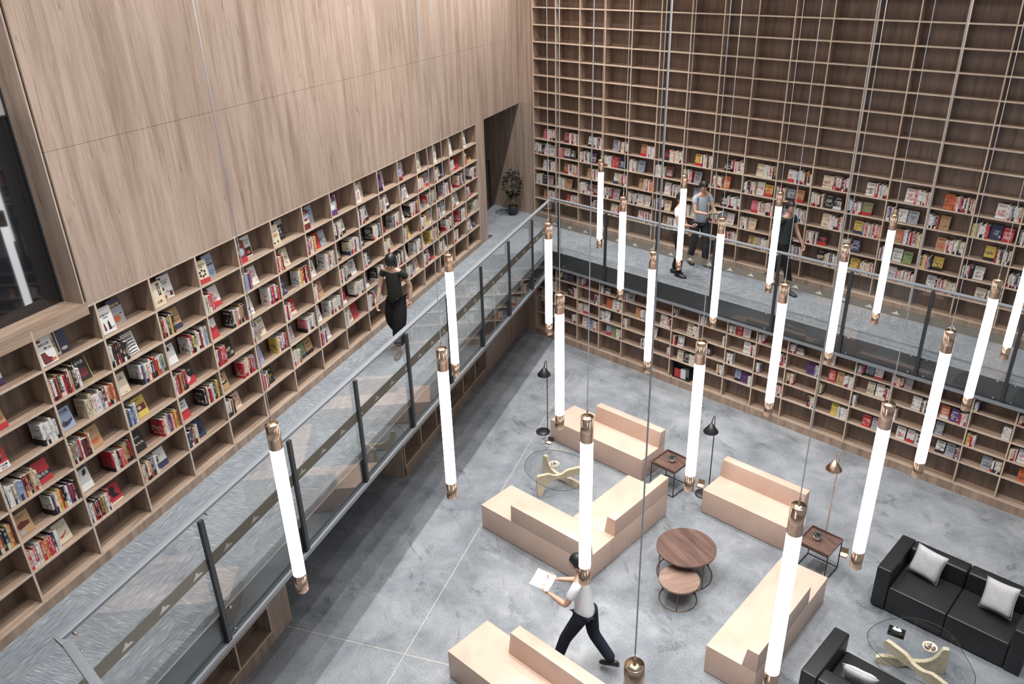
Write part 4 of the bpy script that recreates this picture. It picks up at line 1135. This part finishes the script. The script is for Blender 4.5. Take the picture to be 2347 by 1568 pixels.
for x, y, lb in ((5.12, -5.06, 'open brass floor socket beside the farthest black lamp'), (7.87, -4.36, 'open brass floor socket between the tray table and middle black lamp'), (10.36, -4.42, 'open brass floor socket beside the right tray table')):
    e = thing('floor_socket', lb, 'floor socket', (x, y, 0), radians(12), 'brass floor sockets')
    m = MB(); m.box(-0.06, 0.06, -0.06, 0.06, 0.0, 0.006); m.build('frame', M_BRASS, e)
    m = MB(); m.box(-0.045, 0.045, -0.03, 0.03, 0.0062, 0.008); m.build('outlet_plate', M_WHITE, e)
    m = MB(); m.hexa([(-0.055, 0.055, 0.006), (0.055, 0.055, 0.006), (0.055, 0.06, 0.006), (-0.055, 0.06, 0.006), (-0.055, 0.085, 0.075), (0.055, 0.085, 0.075), (0.055, 0.09, 0.075), (-0.055, 0.09, 0.075)]); m.build('lid', M_BRASS, e)
for (a, b, lb) in (((4.90, -4.93), (5.10, -5.05), 'black cord from the farthest lamp to its floor socket'), ((7.95, -4.62), (7.86, -4.37), 'black cord from the middle black lamp to its floor socket')):
    m = MB(); pts = [Vector((a[0] + (b[0] - a[0]) * i / 12 + 0.06 * sin(i * 0.9) * sin(pi * i / 12), a[1] + (b[1] - a[1]) * i / 12 - 0.05 * sin(pi * i / 12), 0.004 + (0.006 if i in (0, 12) else 0))) for i in range(13)]
    m.tube(pts, 0.0035, 6); tag(m.build('lamp_cord', M_BLACK), lb, 'cord')

# magazine display box on the bottom shelf of the low bookcase
e = thing('display_box', 'black framed box of magazines on the bottom shelf below the white-shirted visitor', 'box', (XB0 + PBL * 6.45, YB + 0.02, zrow(19.77) + 0.0112), 0)
m = MB(); m.box(-0.2, 0.2, 0.0, 0.14, 0, 0.012); m.box(-0.2, 0.2, 0.128, 0.14, 0.012, 0.32); m.box(-0.2, -0.188, 0, 0.128, 0.012, 0.32); m.box(0.188, 0.2, 0, 0.128, 0.012, 0.32); m.build('case', mat('black_board', (0.02, 0.02, 0.022), 0.4), e)
m = MB(); m.box(-0.17, -0.03, 0.03, 0.04, 0.013, 0.2); m.build('magazine', mat('magazine_red', RGB['r'], 0.4), e)
m = MB(); m.box(-0.02, 0.1, 0.03, 0.04, 0.013, 0.22); m.build('magazine', mat('magazine_white', RGB['w'], 0.4), e)
m = MB(); m.lathe([(0.11, 0.0), (0.112, 0.003)], seg=30); o = m.build('record_sleeve', mat('disc_grey', (0.3, 0.3, 0.32), 0.3), e); o.rotation_euler = (pi / 2, 0, 0); o.location = (0.06, 0.10, 0.13)

# ------------------------------------------------------------------ recess gate and potted shrub
e = thing('gate', 'low dark-framed glass gate inside the doorway recess', 'gate', LP(0.8, -0.88, WZ), 0)
og = e.location.copy()
m = MB(); m.box(-0.22, 2.3, -0.905, -0.865, WZ + 1.17, WZ + 1.21, 0, XL); m.box(-0.22, -0.16, -0.905, -0.865, WZ, WZ + 1.17, 0, XL); m.box(-0.16, 2.3, -0.90, -0.87, WZ + 0.01, WZ + 0.05, 0, XL); m.box(0.26, 0.29, -0.9, -0.87, WZ + 0.05, WZ + 1.17, 0, XL)
m.build('frame', M_STEEL, e, og)
m = MB(); m.box(-0.159, 0.259, -0.892, -0.884, WZ + 0.051, WZ + 1.169, 0, XL); m.build('glass_pane', M_GLASS, e, og)
m = MB(); m.box(-0.159, 0.259, -0.8835, -0.8825, WZ + 0.55, WZ + 0.69, 0, XL); m.build('film_band', M_FILM, e, og)
e = thing('potted_shrub', 'dark-leaved shrub in a charcoal pot beside the doorway recess', 'plant', (-0.47, -0.30, WZ), 0)
m = MB(); m.lathe([(0.0, 0), (0.085, 0), (0.095, 0.01), (0.125, 0.16), (0.132, 0.225), (0.127, 0.235), (0.118, 0.232), (0.112, 0.20), (0.0, 0.198)], seg=28); m.build('pot', M_POT, e)
m = MB(); m.lathe([(0.11, 0.2), (0.05, 0.214), (0.0, 0.21)], seg=16); m.build('soil', M_SOIL, e)
for i in range(5):
    a = i * 1.26; m = MB(); m.tube([(0.03 * cos(a), 0.03 * sin(a), 0.205), (0.05 * cos(a), 0.05 * sin(a), 0.34), (0.10 * cos(a + .3), 0.10 * sin(a + .3), 0.55), (0.13 * cos(a + .4), 0.13 * sin(a + .4), 0.8)], [0.014, 0.011, 0.008, 0.004], 8); m.build('stem', M_STEM, e)
rnd = random.Random(4); m = MB()
for i in range(330):
    th_, ph = rnd.uniform(0, 2 * pi), math.acos(rnd.uniform(-1, 1)); q = rnd.uniform(0.55, 1) ** 0.5
    c = Vector((0.225 * q * sin(ph) * cos(th_), 0.225 * q * sin(ph) * sin(th_), 0.78 + 0.38 * q * cos(ph)))
    if c.z < 0.62:
        c.x *= 0.75; c.y *= 0.75
    d = Vector((cos(th_), sin(th_), rnd.uniform(-0.5, 0.5))).normalized(); s = d.cross(Vector((rnd.uniform(-.4, .4), rnd.uniform(-.4, .4), 1))).normalized(); up = s.cross(d)
    l, w = rnd.uniform(0.05, 0.085), rnd.uniform(0.022, 0.034); b = len(m.v)
    for k in range(8):
        t = 2 * pi * k / 8
        m.v.append(c + d * (l * 0.5 * (1 + cos(t))) + s * (w * sin(t)) + up * (-0.012 * (cos(t)) ** 2))
    m.face([b + k for k in range(8)], 0, smooth=True)
m.build('foliage', M_LEAF, e)

# ------------------------------------------------------------------ people
M_SKIN = mat('skin', (0.50, 0.31, 0.23), 0.55); M_HAIR = mat('black_hair', (0.012, 0.011, 0.011), 0.45); M_LIP = mat('lip', (0.40, 0.19, 0.16), 0.5); M_EYE = mat('eye_dark', (0.03, 0.02, 0.02), 0.3)
def skin_geo(nodes, edges, root, sub=2):
    """nodes: name -> (pos, radius); returns verts, faces of a skinned, smoothed surface"""
    names = list(nodes); me = bpy.data.meshes.new('skeleton')
    me.from_pydata([Vector(nodes[k][0]) for k in names], [(names.index(a), names.index(b)) for a, b in edges], [])
    ob = bpy.data.objects.new('skeleton', me); COL.objects.link(ob)
    md = ob.modifiers.new('Skin', 'SKIN'); md.use_smooth_shade = True; md.branch_smoothing = 0.6
    for i, k in enumerate(names):
        r = nodes[k][1]; sv = me.skin_vertices[0].data[i]
        sv.radius = r if isinstance(r, tuple) else (r, r); sv.use_root = (k == root)
    if sub:
        s = ob.modifiers.new('Subdivision', 'SUBSURF'); s.levels = sub; s.render_levels = sub
    dg = bpy.context.evaluated_depsgraph_get()
    m2 = bpy.data.meshes.new_from_object(ob.evaluated_get(dg))
    vs = [v.co.copy() for v in m2.vertices]; fs = [tuple(p.vertices) for p in m2.polygons]
    bpy.data.objects.remove(ob); bpy.data.meshes.remove(me); bpy.data.meshes.remove(m2)
    return vs, fs
def add_geo(m, g, k=0, X=None):
    b = len(m.v); m.v += [X(v) if X else v for v in g[0]]
    for f in g[1]:
        m.face([b + i for i in f], k, smooth=True)
def head_geo(m, c, R, s=1.0):
    """skull with brow, sockets, nose, lips, chin and ears; R turns the head, +y is the face"""
    c = Vector(c); n, k = 20, 16; b = len(m.v)
    for i in range(k + 1):
        a = -pi / 2 + pi * i / k
        for j in range(n):
            t = 2 * pi * j / n; x, y, z = cos(a) * sin(t), cos(a) * cos(t), sin(a)
            wx = 0.074 * (1 - 0.26 * max(0, -z) ** 1.3); wy = 0.094
            p = Vector((x * wx, y * wy, z * 0.116))
            if y > 0:
                f = y * max(0, 1 - abs(x) * 2.4)
                p.y += f * (0.024 * math.exp(-((z + 0.18) / 0.16) ** 2) + 0.008 * math.exp(-((z + 0.52) / 0.1) ** 2) + 0.012 * math.exp(-((z + 0.85) / 0.14) ** 2) + 0.005 * math.exp(-((z - 0.22) / 0.1) ** 2))
                p.y -= 0.010 * y * math.exp(-((abs(x) - 0.36) / 0.16) ** 2 - ((z - 0.02) / 0.13) ** 2)
            m.v.append(c + R @ (p * s))
    for i in range(k):
        for j in range(n):
            j2 = (j + 1) % n
            m.face((b + i * n + j, b + i * n + j2, b + (i + 1) * n + j2, b + (i + 1) * n + j), 0, smooth=True)
    g = MB()
    for sx in (-1, 1):
        g.ball((sx * 0.029, 0.083, 0.004), 0.0095, 8, 6, 1); g.ball((sx * 0.076, -0.004, -0.012), 0.028, 10, 6, 0, (0.32, 0.62, 1.0)); g.ball((sx * 0.03, 0.088, 0.026), 0.014, 8, 4, 1, (1.1, 0.3, 0.22))
    g.ball((0, 0.118, -0.024), 0.012, 8, 6, 0, (1.1, 0.9, 0.8)); g.ball((0, 0.094, -0.062), 0.02, 10, 6, 2, (1.1, 0.35, 0.35))
    o = len(m.v); m.v += [c + R @ (v * s) for v in g.v]
    for f, kk in zip(g.f, g.m):
        m.face([o + i for i in f], kk, smooth=True)
def hand_geo(m, wrist, d, nrm, side, curl=0.35, sc=1.0):
    """palm plus four fingers and a thumb, each its own tapering chain. d: forearm direction, nrm: palm facing"""
    d = Vector(d).normalized(); nrm = Vector(nrm); nrm = (nrm - d * nrm.dot(d)).normalized(); a = d.cross(nrm).normalized() * side
    w = Vector(wrist)
    nodes = {'w': (w - d * 0.02, (0.021 * sc, 0.017 * sc)), 'p': (w + d * 0.04 * sc, (0.030 * sc, 0.014 * sc)), 'k': (w + d * 0.078 * sc, (0.034 * sc, 0.013 * sc))}
    g = MB(); add_geo(m, skin_geo(nodes, [('w', 'p'), ('p', 'k')], 'p', 1))
    for i, L in enumerate((0.072, 0.080, 0.074, 0.058)):
        base = w + d * 0.072 * sc + a * ((i - 1.5) * 0.0185 * sc); pts = [base]; ang = 0.1
        for s_, f in enumerate((0.45, 0.32, 0.23)):
            ang += curl * (0.9 + 0.15 * i)
            pts.append(pts[-1] + (d * cos(ang) + nrm * sin(ang)) * (L * f * sc))
        m.tube(pts, [0.0092 * sc, 0.0088 * sc, 0.0078 * sc, 0.0058 * sc], 8)
        m.ball(pts[-1], 0.0058 * sc, 8, 5)
    tb = w + d * 0.022 * sc - a * 0.026 * sc
    pts = [tb, tb + (d * 0.6 - a * 0.75 + nrm * 0.3) * 0.035 * sc, tb + (d * 1.35 - a * 1.0 + nrm * 0.8) * 0.035 * sc, tb + (d * 2.0 - a * 1.0 + nrm * 1.3) * 0.032 * sc]
    m.tube(pts, [0.0125 * sc, 0.0105 * sc, 0.0095 * sc, 0.0065 * sc], 8); m.ball(pts[-1], 0.0065 * sc, 8, 5)
def person(label, loc, heading, J, H, shirt, trouser, shoe, hair, sleeve=0.45, trleg=1.0, trwide=1.0, headR=(0, 0, 0), group=None, tuck=False):
    """J: joints in body space (+y ahead, +x right). heading: angle of +y in the world"""
    e = thing('person', label, 'person', loc, heading - pi / 2, group)
    V = {k: Vector(v) * (H / 1.72) for k, v in J.items()}
    r = H / 1.72
    nodes = {'pel': (V['pel'], (0.125 * r, 0.095 * r)), 'waist': (V['pel'].lerp(V['chest'], 0.45), (0.115 * r, 0.085 * r)), 'chest': (V['chest'], (0.135 * r, 0.10 * r)), 'neckb': (V['neck'], 0.055 * r), 'skull': (V['head'] - Vector((0, 0.01, 0.05)), 0.046 * r)}
    edges = [('pel', 'waist'), ('waist', 'chest'), ('chest', 'neckb'), ('neckb', 'skull')]
    for s in 'LR':
        nodes['sh' + s] = (V['sh' + s], 0.056 * r); nodes['el' + s] = (V['el' + s], 0.038 * r); nodes['ua' + s] = (V['sh' + s].lerp(V['el' + s], 0.5), 0.046 * r)
        nodes['fa' + s] = (V['el' + s].lerp(V['wr' + s], 0.35), 0.037 * r); nodes['wr' + s] = (V['wr' + s], 0.024 * r)
        nodes['hp' + s] = (V['hp' + s], 0.092 * r); nodes['th' + s] = (V['hp' + s].lerp(V['kn' + s], 0.5), 0.075 * r); nodes['kn' + s] = (V['kn' + s], 0.054 * r)
        nodes['ca' + s] = (V['kn' + s].lerp(V['an' + s], 0.35), 0.052 * r); nodes['an' + s] = (V['an' + s], 0.034 * r)
        edges += [('neckb', 'sh' + s), ('sh' + s, 'ua' + s), ('ua' + s, 'el' + s), ('el' + s, 'fa' + s), ('fa' + s, 'wr' + s), ('pel', 'hp' + s), ('hp' + s, 'th' + s), ('th' + s, 'kn' + s), ('kn' + s, 'ca' + s), ('ca' + s, 'an' + s)]
    m = MB(); add_geo(m, skin_geo(nodes, edges, 'pel', 2))
    HR = Euler(headR).to_matrix()
    head_geo(m, V['head'], HR, r)
    for s, sd in (('L', -1), ('R', 1)):
        d = V['wr' + s] - V['el' + s]
        nrm = Vector(J.get('palm' + s, (-sd, 0, 0)))
        hand_geo(m, V['wr' + s], d, nrm, -sd, 0.42, r)
    m.build('body', [M_SKIN, M_EYE, M_LIP], e)
    # shirt
    g = 0.024 * r
    sn = {k: (nodes[k][0], tuple(x + g for x in nodes[k][1]) if isinstance(nodes[k][1], tuple) else nodes[k][1] + g) for k in ('pel', 'waist', 'chest')}
    sn['pel'] = (V['pel'] - Vector((0, 0, 0.13)), (0.172 * r, 0.142 * r) if not tuck else (0.128 * r, 0.104 * r)); sn['nk'] = (V['chest'].lerp(V['neck'], 0.86), 0.066 * r)
    se = [('pel', 'waist'), ('waist', 'chest'), ('chest', 'nk')]
    for s in 'LR':
        sn['sh' + s] = (V['sh' + s], 0.062 * r); a, b = V['sh' + s], V['el' + s]
        if sleeve <= 1:
            sn['sl' + s] = (a.lerp(b, sleeve), 0.060 * r); se += [('nk', 'sh' + s), ('sh' + s, 'sl' + s)]
        else:
            sn['el' + s] = (b, 0.052 * r); sn['sl' + s] = (b.lerp(V['wr' + s], sleeve - 1), 0.046 * r); se += [('nk', 'sh' + s), ('sh' + s, 'el' + s), ('el' + s, 'sl' + s)]
    m = MB(); add_geo(m, skin_geo(sn, se, 'pel', 2)); m.build('shirt', shirt, e)
    tn = {'pel': (V['pel'] + Vector((0, 0, 0.07 if not tuck else 0.13)), (0.128 * r, 0.098 * r) if not tuck else (0.142 * r, 0.112 * r))}; te = []
    for s in 'LR':
        kn, an = V['kn' + s], V['an' + s]
        tn['hp' + s] = (V['hp' + s], 0.102 * r); tn['th' + s] = (nodes['th' + s][0], 0.090 * r * trwide); te += [('pel', 'hp' + s), ('hp' + s, 'th' + s)]
        if trleg > 0.55:
            tn['kn' + s] = (kn, 0.078 * r * trwide); tn['ca' + s] = (kn.lerp(an, 0.45), 0.074 * r * trwide); tn['an' + s] = (kn.lerp(an, min(1, (trleg - 0.5) * 2) * 1.0), 0.068 * r * trwide)
            te += [('th' + s, 'kn' + s), ('kn' + s, 'ca' + s), ('ca' + s, 'an' + s)]
        else:
            tn['kn' + s] = (nodes['th' + s][0].lerp(kn, 0.75), 0.085 * r); te += [('th' + s, 'kn' + s)]
    m = MB(); add_geo(m, skin_geo(tn, te, 'pel', 2)); m.build('trousers', trouser, e)
    for s in 'LR':
        an = V['an' + s]; f = Vector(J.get('toe' + s, (0, 1, -0.08))).normalized()
        up = Vector((0, 0, 1)); up = (up - f * up.dot(f)).normalized(); sx = f.cross(up)
        m = MB(); n = 14; b = len(m.v)
        prof = [(-0.075, 0.026, 0.055), (-0.06, 0.035, 0.082), (-0.02, 0.038, 0.090), (0.04, 0.042, 0.068), (0.10, 0.046, 0.050), (0.15, 0.042, 0.042), (0.185, 0.026, 0.03)]
        o = an - up * (0.072 * r) - f * 0.0
        for (yy, w, hh) in prof:
            for q in range(n):
                t = 2 * pi * q / n; zz = 0.5 * hh * (1 + sin(t)); m.v.append(o + (f * yy + sx * (w * cos(t) * (1 if sin(t) < 0.3 else 0.85)) + up * zz) * r)
        for i in range(len(prof) - 1):
            for q in range(n):
                q2 = (q + 1) % n; m.face((b + i * n + q, b + i * n + q2, b + (i + 1) * n + q2, b + (i + 1) * n + q), 0, smooth=True)
        m.face([b + q for q in reversed(range(n))]); m.face([b + (len(prof) - 1) * n + q for q in range(n)])
        so = m.build('shoe', shoe, e)
    # hair cap
    m = MB(); n, k = 22, 12; b = len(m.v); style = hair
    lim = -0.95 if style == 'bob' else -0.12
    for i in range(k + 1):
        for j in range(n):
            t = 2 * pi * j / n; fy = cos(t)
            low = (lim if fy < 0.45 else -0.12) if style == 'bob' else (lim - 0.25 * max(0, -fy) if fy < 0.35 else 0.42)
            a0 = math.asin(max(-0.98, min(0.98, low))); a = a0 + (pi / 2 * 0.985 - a0) * i / k
            rr_ = 1.10 if style == 'bob' else 1.055
            ca = max(cos(a), 0.86) if (style == 'bob' and a < 0) else cos(a)
            p = Vector((ca * sin(t) * 0.077 * rr_ * (1.1 if style == 'bob' else 1), ca * cos(t) * 0.097 * rr_ - (0.006 if fy < 0 else 0), sin(a) * 0.118 * rr_ + 0.003))
            m.v.append(V['head'] + HR @ (p * r))
    for i in range(k):
        for j in range(n):
            j2 = (j + 1) % n; m.face((b + i * n + j, b + i * n + j2, b + (i + 1) * n + j2, b + (i + 1) * n + j), 0, smooth=True)
    m.face([b + k * n + j for j in range(n)], 0, smooth=True)
    ho = m.build('hair', M_HAIR, e)
    sd_ = ho.modifiers.new('Solidify', 'SOLIDIFY'); sd_.thickness = 0.008; sd_.offset = 0
    return e
def pose(stride=0.0, armL=None, armR=None, lean=0.0, liftL=0.0, liftR=0.0, head=(0, 0.02, 1.60)):
    """walking pose: stride > 0 puts the left foot ahead"""
    h = stride / 2
    J = dict(pel=(0, 0, 0.93), chest=(0, 0.02 + lean * 0.35, 1.27), neck=(0, lean * 0.5, 1.445), head=(head[0], head[1] + lean * 0.62, head[2]))
    for s, sd, f, lift in (('L', -1, h, liftL), ('R', 1, -h, liftR)):
        J['hp' + s] = (sd * 0.088, f * 0.08, 0.885); J['an' + s] = (sd * 0.085, f, 0.085 + lift); bend = 0.05 + lift * 0.55
        J['kn' + s] = (sd * 0.09, f * 0.5 + bend, 0.49 + lift * 0.25)
        J['toe' + s] = (sd * 0.12, 1, -0.02 - lift * 2.6)
        J['sh' + s] = (sd * 0.175, lean * 0.45, 1.405)
    J['elL'] = (-0.235, -0.03 - h * 0.35 + lean * 0.4, 1.13); J['wrL'] = (-0.235, 0.07 - h * 0.5 + lean * 0.35, 0.90)
    J['elR'] = (0.235, -0.03 + h * 0.35 + lean * 0.4, 1.13); J['wrR'] = (0.235, 0.07 + h * 0.5 + lean * 0.35, 0.90)
    if armL:
        J['elL'], J['wrL'] = armL[:2]; J['palmL'] = armL[2] if len(armL) > 2 else (1, 0, 0)
    if armR:
        J['elR'], J['wrR'] = armR[:2]; J['palmR'] = armR[2] if len(armR) > 2 else (-1, 0, 0)
    return J
C_WHITE = cloth('white_shirt', (0.74, 0.76, 0.78), 0.06); C_NAVY = cloth('navy_trousers', (0.018, 0.022, 0.034)); C_BLACK = cloth('black_trousers', (0.012, 0.011, 0.012))
C_OLIVE = cloth('dark_olive_tee', (0.028, 0.030, 0.026)); C_GREEN = cloth('dark_green_tee', (0.035, 0.046, 0.045)); C_BLUE = cloth('blue_grey_tee', (0.36, 0.41, 0.48), 0.06); C_SHORT = cloth('dark_shorts', (0.035, 0.035, 0.042))
S_BLACK = mat('black_shoe', (0.015, 0.015, 0.016), 0.3); S_BROWN = mat('brown_shoe', (0.10, 0.075, 0.055), 0.7)
hC = atan2(-0.88, 0.47)
person('woman with black bob in a dark top and wide black trousers on the left walkway', (3.70, -7.06, WZ), hC, pose(0.46, liftR=0.16, lean=0.04), 1.66, C_OLIVE, C_BLACK, S_BROWN, 'bob', 0.42, 0.9, 1.45, (radians(-30), 0, radians(10)), None, True)
person('man in a dark green shirt striding along the back walkway', (6.95, -0.52, WZ), radians(-8), pose(-0.62, liftL=0.10, lean=0.05), 1.73, C_GREEN, C_BLACK, S_BLACK, 'short', 0.5, 1.0, 1.0, (radians(-8), 0, radians(-12)))
person('man in a white shirt standing by the back railing, behind a tube pendant', (5.05, -1.18, WZ), radians(12), pose(-0.16, armR=((0.23, 0.06, 1.14), (0.12, 0.28, 1.10), (-0.6, 0, 0.6))), 1.70, C_WHITE, C_BLACK, S_BLACK, 'short', 0.6, 1.0, 1.0, (radians(-15), 0, radians(10)))
pA = person('man in a blue-grey shirt holding open a pale book by the back shelves', (5.02, -0.38, WZ), radians(-22), pose(0.30, armL=((-0.22, 0.12, 1.15), (-0.10, 0.36, 1.16), (0.5, -0.1, 0.8)), armR=((0.22, 0.12, 1.15), (0.10, 0.36, 1.16), (-0.5, -0.1, 0.8))), 1.76, C_BLUE, C_SHORT, S_BLACK, 'short', 0.5, 1.0, 1.0, (radians(-22), 0, 0))
hD = atan2(-0.36, -0.93)
pD = person('man in a white shirt striding past the L-shaped bench with papers in hand', (8.90, -8.52, 0), hD, pose(0.66, liftR=0.07, lean=0.12, armL=((-0.22, 0.16, 1.14), (-0.12, 0.40, 1.15), (0.4, 0, 0.8)), armR=((0.23, 0.14, 1.14), (0.13, 0.40, 1.16), (-0.4, 0, 0.8))), 1.73, C_WHITE, C_NAVY, S_BLACK, 'short', 0.7, 1.0, 1.0, (radians(-18), 0, 0))
# things held
def held(name, label, cat, root, local, rot, w, d, col):
    M = root.matrix_world if root.matrix_world != Matrix() else Matrix.Translation(root.location) @ root.rotation_euler.to_matrix().to_4x4()
    M = Matrix.Translation(root.location) @ root.rotation_euler.to_matrix().to_4x4()
    e = thing(name, label, cat); e.matrix_world = M @ Matrix.Translation(local) @ Euler(rot).to_matrix().to_4x4()
    for s in (-1, 1):
        m = MB(); m.hexa([(0, -d / 2, 0.0), (s * w, -d / 2, 0.02), (s * w, d / 2, 0.02), (0, d / 2, 0), (0, -d / 2, 0.006), (s * w, -d / 2, 0.028), (s * w, d / 2, 0.028), (0, d / 2, 0.006)]); m.build('page_block' if cat == 'book' else 'sheet', col, e)
    return e
held('open_book', 'pale open book in the hands of the blue-grey shirted man', 'book', pA, (0, 0.50, 1.215), (radians(20), 0, 0), 0.13, 0.2, M_PAGES)
held('papers', 'white papers in the hands of the man striding past the bench', 'papers', pD, (0, 0.54, 1.195), (radians(12), 0, 0), 0.14, 0.24, M_WHITE)
